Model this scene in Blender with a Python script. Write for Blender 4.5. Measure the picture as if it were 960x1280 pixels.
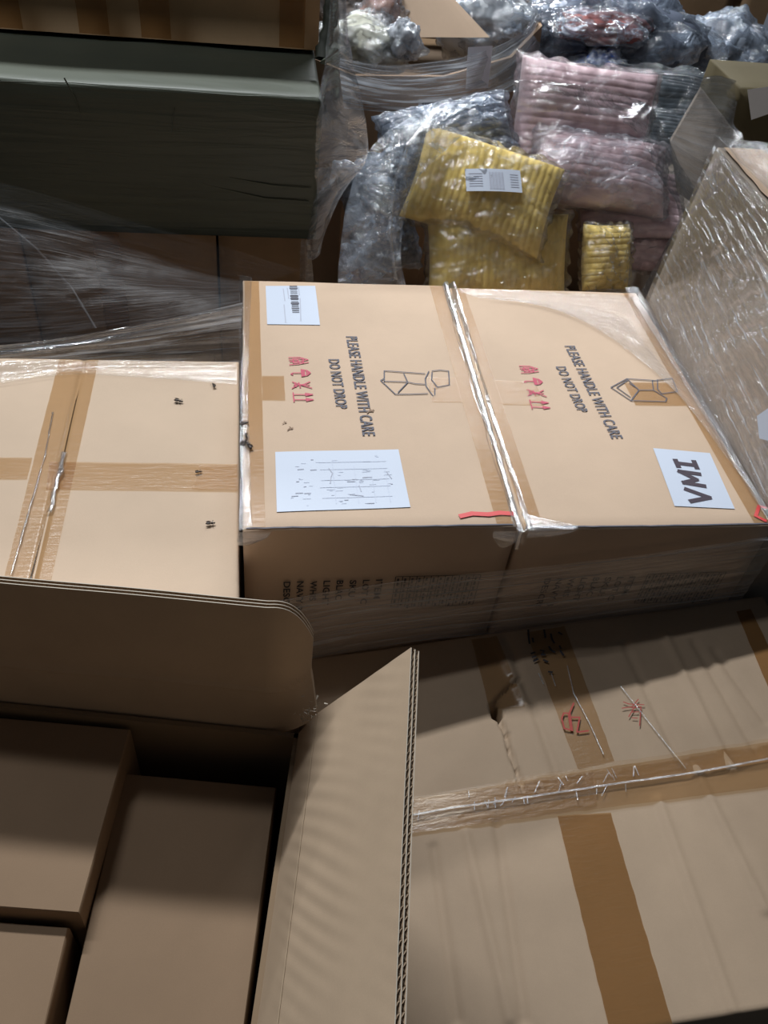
import bpy, math, random
from mathutils import Vector, noise, Euler, Matrix
random.seed(7)
for o in list(bpy.data.objects): bpy.data.objects.remove(o)
sc = bpy.context.scene
COL = sc.collection
Z0 = 0.65          # height of the two printed cartons' tops above the floor
# ------------------------------------------------------------------ camera
PITCH, ROLL, YAW, FPX = .7852, .1407, -.215, 1078.2
CAM = Vector((.0117, -.7563, .8035 + Z0))
cy, sy = math.cos(YAW), math.sin(YAW)
FWD = Vector((-sy*math.cos(PITCH), cy*math.cos(PITCH), -math.sin(PITCH)))
r0 = Vector((cy, sy, 0)); u0 = r0.cross(FWD)
RGT = math.cos(ROLL)*r0 + math.sin(ROLL)*u0
UPV = -math.sin(ROLL)*r0 + math.cos(ROLL)*u0
cam = bpy.data.objects.new('camera', bpy.data.cameras.new('camera')); COL.objects.link(cam)
cam.matrix_world = Matrix(((RGT.x, UPV.x, -FWD.x, CAM.x), (RGT.y, UPV.y, -FWD.y, CAM.y), (RGT.z, UPV.z, -FWD.z, CAM.z), (0, 0, 0, 1)))
cam.data.sensor_fit = 'VERTICAL'; cam.data.sensor_height = 36; cam.data.lens = 36*FPX/1280
cam.data.clip_start = .01
sc.camera = cam
# ------------------------------------------------------------------ light
w = bpy.data.worlds.new('world'); sc.world = w; w.use_nodes = True
w.node_tree.nodes['Background'].inputs[0].default_value = (.75, .86, 1, 1)
w.node_tree.nodes['Background'].inputs[1].default_value = .034
def tube(y, z, power, wd=.14, ln=8, x=.6):
    L = bpy.data.lights.new('ceiling_tube_light', 'AREA'); L.shape = 'RECTANGLE'; L.size = ln; L.size_y = wd
    L.energy = power; L.color = (.93, .97, 1)
    o = bpy.data.objects.new('ceiling_tube_light', L); COL.objects.link(o); o.location = (x, y, z + Z0)
    o.rotation_euler = (math.atan2(y - .2, z)*-.6, 0, 0)
    return o
tube(.82, 2.5, 20, .10, .9, -1.3)
tube(1.70, 2.5, 104, .10, 1.2, -.35)
tube(4.6, 3.2, 190, .2, 4, .8)  # unseen farther tube, added for glints on film and bags
sc.view_settings.view_transform = 'Standard'; sc.view_settings.look = 'None'
sc.view_settings.gamma = 1; sc.view_settings.use_curve_mapping = False
sc.view_settings.exposure = -0.07
sc.cycles.transparent_max_bounces = 24
sc.cycles.max_bounces = 8
sc.cycles.sample_clamp_indirect = 4

# ------------------------------------------------------------------ geometry of the view (measuring only)
def ray(u, v): return FWD + (u-480)/FPX*RGT - (v-640)/FPX*UPV
def at(u, v, ax, val):
    if ax == 2: val += Z0
    d = ray(u, v); return CAM + d*((val-CAM[ax])/d[ax])

# ------------------------------------------------------------------ mesh helpers
def tag(o, label=None, cat=None, group=None, kind=None):
    if label: o['label'] = label
    if cat: o['category'] = cat
    if group: o['group'] = group
    if kind: o['kind'] = kind
    return o
def empty(name, loc, label, cat, group=None):
    o = bpy.data.objects.new(name, None); COL.objects.link(o); o.location = loc; o.empty_display_size = .05
    return tag(o, label, cat, group)
def mesh(name, V, F, mat, parent=None, smooth=False, uv=None, mats=None, fm=None):
    V = [Vector(v) for v in V]
    if parent is not None:
        q = parent
        off = Vector(q.location)
        while q.parent is not None:
            q = q.parent; off += q.location
    else:
        off = Vector(((min(v.x for v in V)+max(v.x for v in V))/2, (min(v.y for v in V)+max(v.y for v in V))/2, min(v.z for v in V)))
    me = bpy.data.meshes.new(name); me.from_pydata([v-off for v in V], [], F)
    me.materials.append(mat)
    for m in (mats or []): me.materials.append(m)
    if fm:
        for p, k in zip(me.polygons, fm): p.material_index = k
    if smooth:
        me.polygons.foreach_set('use_smooth', [True]*len(me.polygons))
    if uv:
        ul = me.uv_layers.new(name='UVMap')
        for l in me.loops: ul.data[l.index].uv = uv[l.vertex_index]
    me.update()
    o = bpy.data.objects.new(name, me); COL.objects.link(o)
    if parent is not None: o.parent = parent
    else: o.location = off
    return o
def grid(nu, nv, fn):
    V = [fn(i/nu, j/nv) for j in range(nv+1) for i in range(nu+1)]
    F = [(j*(nu+1)+i, j*(nu+1)+i+1, (j+1)*(nu+1)+i+1, (j+1)*(nu+1)+i) for j in range(nv) for i in range(nu)]
    return V, F
def nz(x, y, z=0., s=0): return noise.noise(Vector((x+s*7.13, y-s*3.7, z+s*1.9)))

# ------------------------------------------------------------------ materials
def newmat(name):
    m = bpy.data.materials.new(name); m.use_nodes = True; nt = m.node_tree; nt.nodes.clear()
    out = nt.nodes.new('ShaderNodeOutputMaterial'); return m, nt, out
def N(nt, t, **kw):
    n = nt.nodes.new(t)
    for k, v in kw.items():
        if k.startswith('i_'):
            n.inputs[k[2:].replace('_', ' ')].default_value = v
        else: setattr(n, k, v)
    return n
def paper(name, col, var=.12, flute=None, flute_s=.25, rough=.75, spec=.25, fl_scale=230, stain=0.0, bump=.15):
    """kraft board: mottled pulp, faint flutes along one axis"""
    m, nt, out = newmat(name); L = nt.links.new
    b = N(nt, 'ShaderNodeBsdfPrincipled'); b.inputs['Roughness'].default_value = rough
    b.inputs['Specular IOR Level'].default_value = spec
    tc = N(nt, 'ShaderNodeTexCoord')
    n1 = N(nt, 'ShaderNodeTexNoise'); n1.inputs['Scale'].default_value = 6; n1.inputs['Detail'].default_value = 8; n1.inputs['Roughness'].default_value = .62
    L(tc.outputs['Object'], n1.inputs['Vector'])
    mp = N(nt, 'ShaderNodeMapRange'); mp.inputs[1].default_value = .3; mp.inputs[2].default_value = .7
    mp.inputs[3].default_value = 1-var; mp.inputs[4].default_value = 1+var
    L(n1.outputs['Fac'], mp.inputs[0])
    n2 = N(nt, 'ShaderNodeTexNoise'); n2.inputs['Scale'].default_value = 900; n2.inputs['Detail'].default_value = 3
    L(tc.outputs['Object'], n2.inputs['Vector'])
    mp2 = N(nt, 'ShaderNodeMapRange'); mp2.inputs[3].default_value = .93; mp2.inputs[4].default_value = 1.07; L(n2.outputs['Fac'], mp2.inputs[0])
    mu = N(nt, 'ShaderNodeMath', operation='MULTIPLY'); L(mp.outputs[0], mu.inputs[0]); L(mp2.outputs[0], mu.inputs[1])
    vm = N(nt, 'ShaderNodeVectorMath', operation='SCALE'); vm.inputs[0].default_value = col[:3]; L(mu.outputs[0], vm.inputs['Scale'])
    last = vm.outputs[0]
    if stain:
        n3 = N(nt, 'ShaderNodeTexNoise'); n3.inputs['Scale'].default_value = 2.3; n3.inputs['Detail'].default_value = 5
        L(tc.outputs['Object'], n3.inputs['Vector'])
        r3 = N(nt, 'ShaderNodeMapRange'); r3.inputs[1].default_value = .52; r3.inputs[2].default_value = .66; r3.inputs[4].default_value = stain
        L(n3.outputs['Fac'], r3.inputs[0])
        mx = N(nt, 'ShaderNodeMixRGB'); mx.inputs[2].default_value = (col[0]*.6, col[1]*.55, col[2]*.5, 1)
        L(r3.outputs[0], mx.inputs[0]); L(last, mx.inputs[1]); last = mx.outputs[0]
    L(last, b.inputs['Base Color'])
    bp = N(nt, 'ShaderNodeBump'); bp.inputs['Strength'].default_value = bump; bp.inputs['Distance'].default_value = .002
    L(n1.outputs['Fac'], bp.inputs['Height']); nrm = bp.outputs[0]
    if flute:
        wv = N(nt, 'ShaderNodeTexWave'); wv.bands_direction = flute; wv.inputs['Scale'].default_value = fl_scale/20.
        wv.inputs['Distortion'].default_value = 1.0; wv.inputs['Detail'].default_value = 1; wv.inputs['Detail Scale'].default_value = .5
        L(tc.outputs['Object'], wv.inputs['Vector'])
        b2 = N(nt, 'ShaderNodeBump'); b2.inputs['Strength'].default_value = flute_s; b2.inputs['Distance'].default_value = .002
        L(wv.outputs['Fac'], b2.inputs['Height']); L(nrm, b2.inputs['Normal']); nrm = b2.outputs[0]
    L(nrm, b.inputs['Normal']); L(b.outputs[0], out.inputs[0]); return m
def plain(name, col, rough=.6, spec=.3, var=0.0, sc_=40):
    m, nt, out = newmat(name); L = nt.links.new
    b = N(nt, 'ShaderNodeBsdfPrincipled'); b.inputs['Roughness'].default_value = rough; b.inputs['Specular IOR Level'].default_value = spec
    if var:
        tc = N(nt, 'ShaderNodeTexCoord'); n1 = N(nt, 'ShaderNodeTexNoise'); n1.inputs['Scale'].default_value = sc_; n1.inputs['Detail'].default_value = 5
        L(tc.outputs['Object'], n1.inputs['Vector'])
        mp = N(nt, 'ShaderNodeMapRange'); mp.inputs[1].default_value = .3; mp.inputs[2].default_value = .7; mp.inputs[3].default_value = 1-var; mp.inputs[4].default_value = 1+var
        L(n1.outputs['Fac'], mp.inputs[0])
        vm = N(nt, 'ShaderNodeVectorMath', operation='SCALE'); vm.inputs[0].default_value = col[:3]; L(mp.outputs[0], vm.inputs['Scale'])
        L(vm.outputs[0], b.inputs['Base Color'])
        bp = N(nt, 'ShaderNodeBump'); bp.inputs['Strength'].default_value = .3; bp.inputs['Distance'].default_value = .003
        L(n1.outputs['Fac'], bp.inputs['Height']); L(bp.outputs[0], b.inputs['Normal'])
    else: b.inputs['Base Color'].default_value = (*col[:3], 1)
    L(b.outputs[0], out.inputs[0]); return m
def film(name, su=6, sv=90, gloss=.16, milky=.05, milk_var=.25, bump=.5, rough=.16, tint=(1, 1, 1), coord='UV', crumple=25, cr_amt=.5, dist=.004, sharp=(.45, .75), milk_col=(.8, .86, .95), fres=.55):
    """thin clear polyethylene: mostly see-through, milky in noise streaks that some films use as painted glints, glossy wrinkles"""
    m, nt, out = newmat(name); L = nt.links.new
    tc = N(nt, 'ShaderNodeTexCoord')
    mp = N(nt, 'ShaderNodeMapping'); mp.inputs['Scale'].default_value = (su, sv, sv if coord == 'Object' else 1); L(tc.outputs[coord], mp.inputs[0])
    n1 = N(nt, 'ShaderNodeTexNoise'); n1.inputs['Scale'].default_value = 1; n1.inputs['Detail'].default_value = 7; n1.inputs['Roughness'].default_value = .6; n1.inputs['Distortion'].default_value = .4
    L(mp.outputs[0], n1.inputs['Vector'])
    n2 = N(nt, 'ShaderNodeTexNoise'); n2.inputs['Scale'].default_value = crumple; n2.inputs['Detail'].default_value = 5; n2.inputs['Distortion'].default_value = 1.2
    L(tc.outputs[coord], n2.inputs['Vector'])
    ab = N(nt, 'ShaderNodeMath', operation='MULTIPLY_ADD'); ab.inputs[1].default_value = cr_amt; L(n2.outputs['Fac'], ab.inputs[0])
    sm = N(nt, 'ShaderNodeMath', operation='MULTIPLY'); sm.inputs[1].default_value = 1.0; L(n1.outputs['Fac'], sm.inputs[0]); L(sm.outputs[0], ab.inputs[2])
    bp = N(nt, 'ShaderNodeBump'); bp.inputs['Strength'].default_value = bump; bp.inputs['Distance'].default_value = dist
    L(ab.outputs[0], bp.inputs['Height'])
    r1 = N(nt, 'ShaderNodeMapRange'); r1.inputs[1].default_value = sharp[0]; r1.inputs[2].default_value = sharp[1]
    r1.inputs[3].default_value = milky; r1.inputs[4].default_value = milky+milk_var; L(n1.outputs['Fac'], r1.inputs[0])
    tr = N(nt, 'ShaderNodeBsdfTransparent'); tr.inputs[0].default_value = (*tint, 1)
    df = N(nt, 'ShaderNodeBsdfDiffuse'); df.inputs[0].default_value = (*milk_col, 1)
    tl = N(nt, 'ShaderNodeBsdfTranslucent'); tl.inputs[0].default_value = (*milk_col, 1)
    md = N(nt, 'ShaderNodeMixShader'); md.inputs[0].default_value = .45; L(df.outputs[0], md.inputs[1]); L(tl.outputs[0], md.inputs[2])
    L(bp.outputs[0], df.inputs['Normal'])
    m1 = N(nt, 'ShaderNodeMixShader'); L(r1.outputs[0], m1.inputs[0]); L(tr.outputs[0], m1.inputs[1]); L(md.outputs[0], m1.inputs[2])
    gl = N(nt, 'ShaderNodeBsdfGlossy'); gl.inputs['Roughness'].default_value = rough; L(bp.outputs[0], gl.inputs['Normal'])
    fr = N(nt, 'ShaderNodeFresnel'); fr.inputs[0].default_value = 1.5; L(bp.outputs[0], fr.inputs['Normal'])
    fa = N(nt, 'ShaderNodeMath', operation='MULTIPLY_ADD'); fa.inputs[1].default_value = fres; fa.inputs[2].default_value = gloss; fa.use_clamp = True
    L(fr.outputs[0], fa.inputs[0])
    m2 = N(nt, 'ShaderNodeMixShader'); L(fa.outputs[0], m2.inputs[0]); L(m1.outputs[0], m2.inputs[1]); L(gl.outputs[0], m2.inputs[2])
    L(m2.outputs[0], out.inputs[0]); return m
def tape(name, tint=(.86, .76, .62), gloss=.02, rough=.22, bump=.25, milky=.06, milk_col=(.5, .38, .25)):
    return film(name, su=20, sv=160, gloss=gloss, milky=milky, milk_var=.03, bump=bump, rough=rough, tint=tint, milk_col=milk_col, crumple=60, dist=.0015, coord='Object', fres=.28)
K_LIGHT = paper('kraft_light', (.52, .385, .28), .06)
K_C = paper('kraft_pale', (.52, .395, .29), .05, stain=.12)
K_D = paper('kraft_worn', (.355, .262, .182), .09, flute='X', flute_s=.10, stain=.35, bump=.35)
K_FLAP = paper('kraft_flap', (.43, .32, .222), .08, flute='Y', flute_s=.0, bump=.25)
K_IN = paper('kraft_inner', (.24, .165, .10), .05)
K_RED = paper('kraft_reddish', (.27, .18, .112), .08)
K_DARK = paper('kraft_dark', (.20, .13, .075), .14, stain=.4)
K_GREY = paper('kraft_greyish', (.25, .21, .175), .06)
CORE = paper('kraft_flute', (.30, .22, .15), .05)
GAP_SHADE = plain('gap_shade_paint', (.10, .07, .045), .8); T_TAN = tape('tape_tan'); T_BROWN = tape('tape_brown', (.78, .60, .40), gloss=.0, milky=.3, milk_col=(.42, .28, .14))
T_CREASE = film('tape_crease', 20, 160, gloss=.12, milky=.35, milk_var=.3, bump=.8, coord='Object'); T_CLEAR = tape('tape_clear', (.95, .90, .82), gloss=.0, bump=.8, milky=.02, milk_col=(.6, .55, .48))
PAPER = plain('label_paper', (.52, .57, .67), .55, .3); PAPER2 = plain('lightened_label_paper', (.86, .88, .92), .5, .3)  # PAPER2 is lightened to make up for missing light on upright labels
INK = plain('black_ink', (.035, .035, .045), .7); INK2 = plain('grey_ink', (.11, .11, .135), .7); INKP = plain('pale_ink', (.42, .44, .52), .7)
INKS = plain('faint_ink', (.52, .56, .66), .7); RED = plain('red_ink', (.50, .09, .14), .7); REDT = plain('red_tape', (.60, .05, .05), .35, .5)
MARK = plain('marker_ink', (.06, .045, .06), .6); RPEN = plain('red_marker', (.36, .06, .05), .7)
FILM_GLINT = film('film_painted_glints', 4, 150, gloss=.10, milky=.16, milk_var=.75, bump=.9, rough=.15, sharp=(.48, .62), milk_col=(.75, .8, .88))  # white streaks in the colour stand in for highlights on the film
FILM_CURT = film('film_curtain_glints', 30, 10, gloss=.08, milky=.12, milk_var=.5, bump=1.0, rough=.14, sharp=(.50, .66), crumple=30, cr_amt=1.0, dist=.008)  # milky patches painted as highlights on the bunched film
FILM_WRAP = film('film_tight_wrap', 7, 120, gloss=.0, fres=.28, milky=.02, milk_var=.12, bump=.7, rough=.14)
FILM_BAND = film('film_band', 2.2, 210, gloss=.02, fres=.3, milky=.10, milk_var=.42, bump=.6, rough=.2, sharp=(.46, .64))
FILM_DARK = film('film_sheer', 7, 190, gloss=.0, milky=.012, milk_var=.07, bump=.3, rough=.42, fres=.02, sharp=(.4, .7))
FILM_GATHER = film('film_gathered', 7, 110, gloss=.06, milky=.04, milk_var=.22, bump=.9, rough=.14, sharp=(.4, .7))
FILM_BAG = film('polybag', 22, 30, gloss=.07, milky=.03, milk_var=.16, bump=.9, rough=.12, coord='Object', crumple=16, cr_amt=1.0, dist=.010, sharp=(.5, .68))
FILM_BAGW = film('polybag_milky', 18, 26, gloss=.09, milky=.12, milk_var=.35, bump=.9, rough=.13, coord='Object', crumple=14, cr_amt=1.0, dist=.012, sharp=(.42, .68))
FILM_BLUE = film('polybag_bluish', 14, 22, gloss=.15, milky=.10, milk_var=.55, bump=1.0, rough=.13, coord='Object', crumple=22, cr_amt=1.2, dist=.014, milk_col=(.66, .78, .97), sharp=(.46, .66))
FILM_SIDE = film('film_glint_streaks', 9, 105, gloss=.05, milky=.05, milk_var=.95, bump=1.0, rough=.15, crumple=30, cr_amt=.7, dist=.006, sharp=(.54, .66))  # thin white streaks in the colour replace glints the lamps barely give

# ------------------------------------------------------------------ cartons
def hwob(z, amp=.0012, seed=0, sc_=7.):
    return lambda x, y: z + Z0 + amp*nz(x*sc_, y*sc_, 0, seed)
def carton_body(x0, x1, y0, y1, z0, hf, mat, parent, name='body', res=.03, r=.004, bulge=.0, seed=0):
    """closed carton: top follows hf, softened rim, sides with a slight belly. z0 is height above the floor"""
    nx = max(4, int((x1-x0)/res)); ny = max(4, int((y1-y0)/res)); nzv = 8
    V, F = grid(nx, ny, lambda a, b: (x0+r+(x1-x0-2*r)*a, y0+r+(y1-y0-2*r)*b, hf(x0+(x1-x0)*a, y0+(y1-y0)*b)))
    ring = [(i, 0) for i in range(nx)] + [(nx, j) for j in range(ny)] + [(nx-i, ny) for i in range(nx)] + [(0, ny-j) for j in range(ny)]
    prev = [j*(nx+1)+i for i, j in ring]
    levels = [('r', 0)] + [('s', k/nzv) for k in range(0, nzv+1)]
    for kind, t in levels:
        cur = []
        for (i, j) in ring:
            ox = -1 if i == 0 else (1 if i == nx else 0); oy = -1 if j == 0 else (1 if j == ny else 0)
            x = x0+(x1-x0)*i/nx; y = y0+(y1-y0)*j/ny; h = hf(x, y)
            if kind == 'r': q = (x-ox*r*.3, y-oy*r*.3, h-r*.3)
            else:
                b = bulge*math.sin(math.pi*t)*(1 if oy and not ox else math.sin(math.pi*j/ny) if ox else 1)*(math.sin(math.pi*i/nx) if oy else 1)
                top = h-r; zz = top+(z0-top)*t
                wv = .0012*nz(x*9, y*9, zz*9, seed+3)
                q = (x+ox*(b+wv), y+oy*(b+wv), zz)
            V.append(q); cur.append(len(V)-1)
        n = len(ring)
        for k in range(n): F.append((prev[k], cur[k], cur[(k+1) % n], prev[(k+1) % n]))
        prev = cur
    F.append(tuple(prev))
    return mesh(name, V, F, mat, parent, smooth=True)
def smooth_by_angle(o, ang=.6):
    try:
        me = o.data; me.set_sharp_from_angle(angle=ang)
    except Exception: pass
    return o
def quad_decal(parent, name, quad, hf, mat, off=.0012, n=(10, 10), label=None, edge=0.0, seed=0):
    """flat piece lying on a top surface; quad = 4 world xy (or Vector) corners in order"""
    A, B, C_, D_ = [Vector((q[0], q[1], 0)) for q in quad]
    def fn(a, b):
        p = (A*(1-a)+B*a)*(1-b)+(D_*(1-a)+C_*a)*b
        if edge and (a in (0, 1) or b in (0, 1)):
            p = p + Vector((nz(p.x*60, p.y*60, 0, seed), nz(p.x*60, p.y*60, 5, seed), 0))*edge
        return (p.x, p.y, hf(p.x, p.y)+off)
    V, F = grid(n[0], n[1], fn)
    A_, B_, C2 = Vector(V[0]), Vector(V[n[0]]), Vector(V[-1])
    if (B_-A_).cross(C2-A_).z < 0: F = [f[::-1] for f in F]
    uv = [((p[0]), (p[1])) for p in V]
    o = mesh(name, V, F, mat, parent, uv=uv, smooth=True)
    if label: o['label'] = label
    return o
def pxq(pts, z): return [at(u, v, 2, z) for u, v in pts]
def strokes(parent, name, lines, width, hf, mat, off=.0014, label=None, kind=None):
    """inked lines on a top surface; lines in world xy"""
    V = []; F = []
    for ln in lines:
        P = [Vector((p[0], p[1])) for p in ln]
        for a, b in zip(P[:-1], P[1:]):
            d = (b-a)
            if d.length < 1e-6: continue
            d.normalize(); n_ = Vector((-d.y, d.x))*width/2; a2 = a-d*width*.35; b2 = b+d*width*.35
            m_ = max(1, int((b2-a2).length/.012)); base = len(V)
            for k in range(m_+1):
                c = a2.lerp(b2, k/m_)
                for s in (1, -1):
                    q = c+n_*s; V.append((q.x, q.y, hf(q.x, q.y)+off))
            for k in range(m_): F.append((base+2*k, base+2*k+1, base+2*k+3, base+2*k+2))
    o = mesh(name, V, F, mat, parent)
    if label: o['label'] = label
    return o
def text_mesh(body, bold=.012):
    cu = bpy.data.curves.new('t', 'FONT'); cu.body = body; cu.size = 1; cu.offset = bold; cu.resolution_u = 3; cu.space_character = 1.06
    ob = bpy.data.objects.new('t', cu); COL.objects.link(ob)
    dg = bpy.context.evaluated_depsgraph_get(); me = ob.evaluated_get(dg).to_mesh()
    V = [v.co.copy() for v in me.vertices]; F = [tuple(p.vertices) for p in me.polygons]
    ob.evaluated_get(dg).to_mesh_clear(); bpy.data.objects.remove(ob); bpy.data.curves.remove(cu)
    x0 = min(v.x for v in V); x1 = max(v.x for v in V); y0 = min(v.y for v in V); y1 = max(v.y for v in V)
    return [((v.x-x0)/(x1-x0), (v.y-y0)/(y1-y0)) for v in V], F
def text_top(parent, body, p0, p1, height, hf, mat, off=.0014, bold=.012, name='printed_text', up=1, label=None):
    T, F = text_mesh(body, bold); p0 = Vector(p0[:2]); p1 = Vector(p1[:2]); d = p1-p0
    n_ = Vector((-d.y, d.x)).normalized()*height*up
    V = []
    for a, b in T:
        q = p0+d*a+n_*b; V.append((q.x, q.y, hf(q.x, q.y)+off))
    o = mesh(name, V, F, mat, parent)
    o['label'] = label or ('printed words reading '+body.lower())
    return o
def text_wall(parent, rows, mat, name='printed_text', label=None, y=-.0035):
    """rows: (body, x, ztop, length, height) printed reading downwards on a face towards -y"""
    V = []; F = []
    for body, x, zt, ln, h in rows:
        T, f = text_mesh(body, .02); b0 = len(V)
        for a, b in T: V.append((x+b*h, y, zt-a*ln))
        F += [tuple(i+b0 for i in q) for q in f]
    o = mesh(name, V, F, mat, parent)
    if label: o['label'] = label
    return o

# ---- floor
V, F = grid(30, 30, lambda a, b: (-6+14*a, -3+13*b, 0))
CONC = plain('concrete', (.10, .095, .09), .7, .3, .15, 3)
tag(mesh('floor', V, F, CONC), kind='structure')

# ==================================================================  the two printed cartons
WA, DA = .3592, .6
def symbols(parent, hf, base, dirv, s, mat):
    """row of four handling symbols; base = start, dirv = unit vec along the row, tops face to the left-hand perpendicular"""
    d = Vector(dirv[:2]).normalized(); n_ = Vector((-d.y, d.x)); b = Vector(base[:2])
    def P(pts): return [b+d*(x*s)+n_*(y*s) for x, y in pts]
    L = []
    # hands round a crate
    L += [P([(.0, 0), (-.02, .55), (.18, .95), (.34, .5), (.34, .05)]), P([(.60, .0), (.55, .45), (.40, .95)]), P([(.10, .2), (.12, .7), (.42, .7), (.45, .2), (.10, .2)]), P([(.2, .0), (.2, .45), (.38, .45)])]
    # umbrella
    L += [P([(1.28, .6), (1.28, .12), (1.36, .02), (1.44, .1)]), P([(1.0, .55), (1.08, .82), (1.28, .98), (1.48, .82), (1.56, .55), (1.0, .55)]), P([(1.08, .68), (1.48, .68)]), P([(1.14, .80), (1.42, .80)]), P([(1.18, .88), (1.38, .88)]), P([(1.04, .61), (1.5, .61)])]
    # no hooks
    L += [P([(2.0, .9), (2.2, .6), (2.25, .3), (2.5, .0)]), P([(2.5, .95), (2.3, .55), (2.15, .3), (2.0, .05)]), P([(2.25, .1), (2.25, .85)]), P([(2.1, .15), (2.4, .2)]), P([(2.05, .35), (2.45, .4)])]
    # this way up
    L += [P([(2.85, .02), (3.55, .02)]), P([(3.0, .02), (3.0, .95)]), P([(3.4, .02), (3.4, .95)]), P([(2.9, .62), (3.0, .95), (3.1, .62), (2.9, .62)]), P([(3.3, .62), (3.4, .95), (3.5, .62), (3.3, .62)]), P([(2.95, .72), (3.05, .72)]), P([(3.35, .72), (3.45, .72)])]
    strokes(parent, 'printed_symbols', L, .0019, hf, mat, label='red printed handling symbols: hands, umbrella, no hooks, arrows up')
SIDE = ['DESCRI', 'NAVY B', 'WHIS', 'LIGHT', 'BLAC', 'SKU:', 'LOT C', 'ITEM']
def table_lines(parent, x0, x1, zt, zb, y, mat):
    V = []; F = []
    def bar(a, b, c, d):
        k = len(V); V.extend([(a, y, c), (b, y, c), (b, y, d), (a, y, d)]); F.append((k, k+1, k+2, k+3))
    n = 12
    for i in range(n+1):
        x = x0+(x1-x0)*i/n; bar(x-.0006, x+.0006, zb, zt)
        if i < n:
            z = zt-.004
            while z > zb+.004:
                l = random.uniform(.004, .011); bar(x+.0025, x+.0055, z-l, z); z -= l+random.uniform(.002, .006)
    for z in (zt, (zt+zb)/2, zb): bar(x0, x1, z-.0006, z+.0006)
    mesh('printed_table', V, F, mat, parent)

def printed_carton(x0, y0, label, which):
    root = empty('cardboard_carton', (x0+WA/2, y0+DA/2, 0), label, 'box', 'twin printed cartons side by side')
    hf = hwob(0, .0014, which)
    x1, y1 = x0+WA, y0+DA
    carton_body(x0, x1, y0, y1, 0, hf, K_LIGHT, root, res=.02, seed=which, bulge=.002)
    def strip(xa, xb, ya, yb, m=T_TAN, nm='packing_tape', off=.001):
        quad_decal(root, nm, [(xa, ya), (xb, ya), (xb, yb), (xa, yb)], hf, m, off, (6, 24), edge=.0006, seed=which)
    strip(x0+.003, x0+.028, y0+.004, y1-.004); strip(x1-.028, x1-.003, y0+.004, y1-.004)
    ym = y0+.292
    strip(x0+.0285, x0+(.062 if which == 0 else .095), ym-.03, ym+.03); strip(x1-(.075 if which == 0 else .115), x1-.0285, ym-.03, ym+.03)
    # worn dark line along the front rim
    L = [[(x0+.004+(WA-.008)*k/30, y0+.003+.0012*nz(k*.7, which*3.)) for k in range(31)]]
    strokes(root, 'worn_edge', L, .0022, lambda x, y: hf(x, y)-.0026, INK2, off=.0030)
    return root, hf
LA = 'front-left of two printed cartons, large white shipping sheet and barcode label on top'
LB = 'printed carton with white VMI sticker on top, right of its twin'
cA, hA = printed_carton(0, 0, LA, 0)
cB, hB = printed_carton(.3655, -.006, LB, 1)
# printing, carton A
def P2(u, v): return at(u, v, 2, 0)
text_top(cA, 'PLEASE HANDLE WITH CARE', P2(432, 421), P2(453, 545), .019, hA, INK2, bold=.016)
text_top(cA, 'DO NOT DROP', P2(410, 450), P2(420, 511), .0175, hA, INK2, bold=.016)
text_top(cB, 'PLEASE HANDLE WITH CARE', P2(705, 433), P2(764, 549), .019, hB, INK2, bold=.016)
text_top(cB, 'DO NOT DROP', P2(694, 459), P2(722, 515), .0175, hB, INK2, bold=.016)
symbols(cA, hA, P2(361, 448), P2(368, 511)-P2(361, 448), .031, RED)
symbols(cB, hB, P2(649, 458), P2(667, 519)-P2(649, 458), .031, RED)
za = [[(95, 215), (530, 245)], [(88, 215), (88, 330), (330, 335), (430, 355), (530, 360)], [(50, 320), (210, 470), (380, 468), (560, 460)], [(50, 320), (88, 300)], [(300, 240), (345, 340), (240, 450)], [(575, 220), (535, 300), (545, 380), (620, 485)], [(610, 230), (605, 310), (670, 390), (800, 365), (790, 215), (700, 205), (610, 215)], [(640, 400), (640, 475)]]
strokes(cA, 'printed_drawing', [[P2(470+x*110/960, 440+y*70/611) for x, y in l] for l in za], .0018, hA, INK2, label='line drawing of a hand laid on a crate')
zb = [[(370, 195), (430, 162), (475, 205), (445, 245), (370, 195)], [(432, 168), (392, 195), (443, 232)], [(430, 162), (530, 168)], [(475, 205), (530, 205)], [(445, 245), (575, 248), (580, 235), (530, 205), (525, 170), (600, 160), (620, 210), (560, 218), (545, 200), (545, 165)], [(470, 198), (440, 180)]]
strokes(cB, 'printed_drawing', [[P2(640+x/3, 420+y/3) for x, y in l] for l in zb], .0018, hB, INK2, label='line drawing of a hand laid on a crate')
# barcode label
quad_decal(cA, 'barcode_label', pxq([(332, 358), (394, 358), (400, 407), (334, 406)], 0), hA, PAPER, .0011)
L = []; a = .31
k = 0
while a < .98:
    l0 = .43+.08*a if False else 0
    th = random.choice([.0016, .0016, .003, .0045])
    u0_, v0_ = 363+5*(a-.3), 355+52*(a-.0)*.98 - 12
    L.append(([P2(362.5+5*(a-.3), v0_), P2(370.5+5*(a-.3), v0_)], th)); a += random.uniform(.025, .05)
for wd in (.0016, .003, .0045):
    ll = [l for l, t in L if t == wd]
    if ll: strokes(cA, 'barcode', ll, wd, hA, INK2, .0016)
strokes(cA, 'small_print', [[P2(354, 362), P2(356, 377)], [P2(359, 361), P2(361, 374)], [P2(355, 382), P2(357, 404)], [P2(373, 360), P2(374, 370)], [P2(375, 374), P2(376, 402)]], .0018, hA, INKP, .0016)
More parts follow.
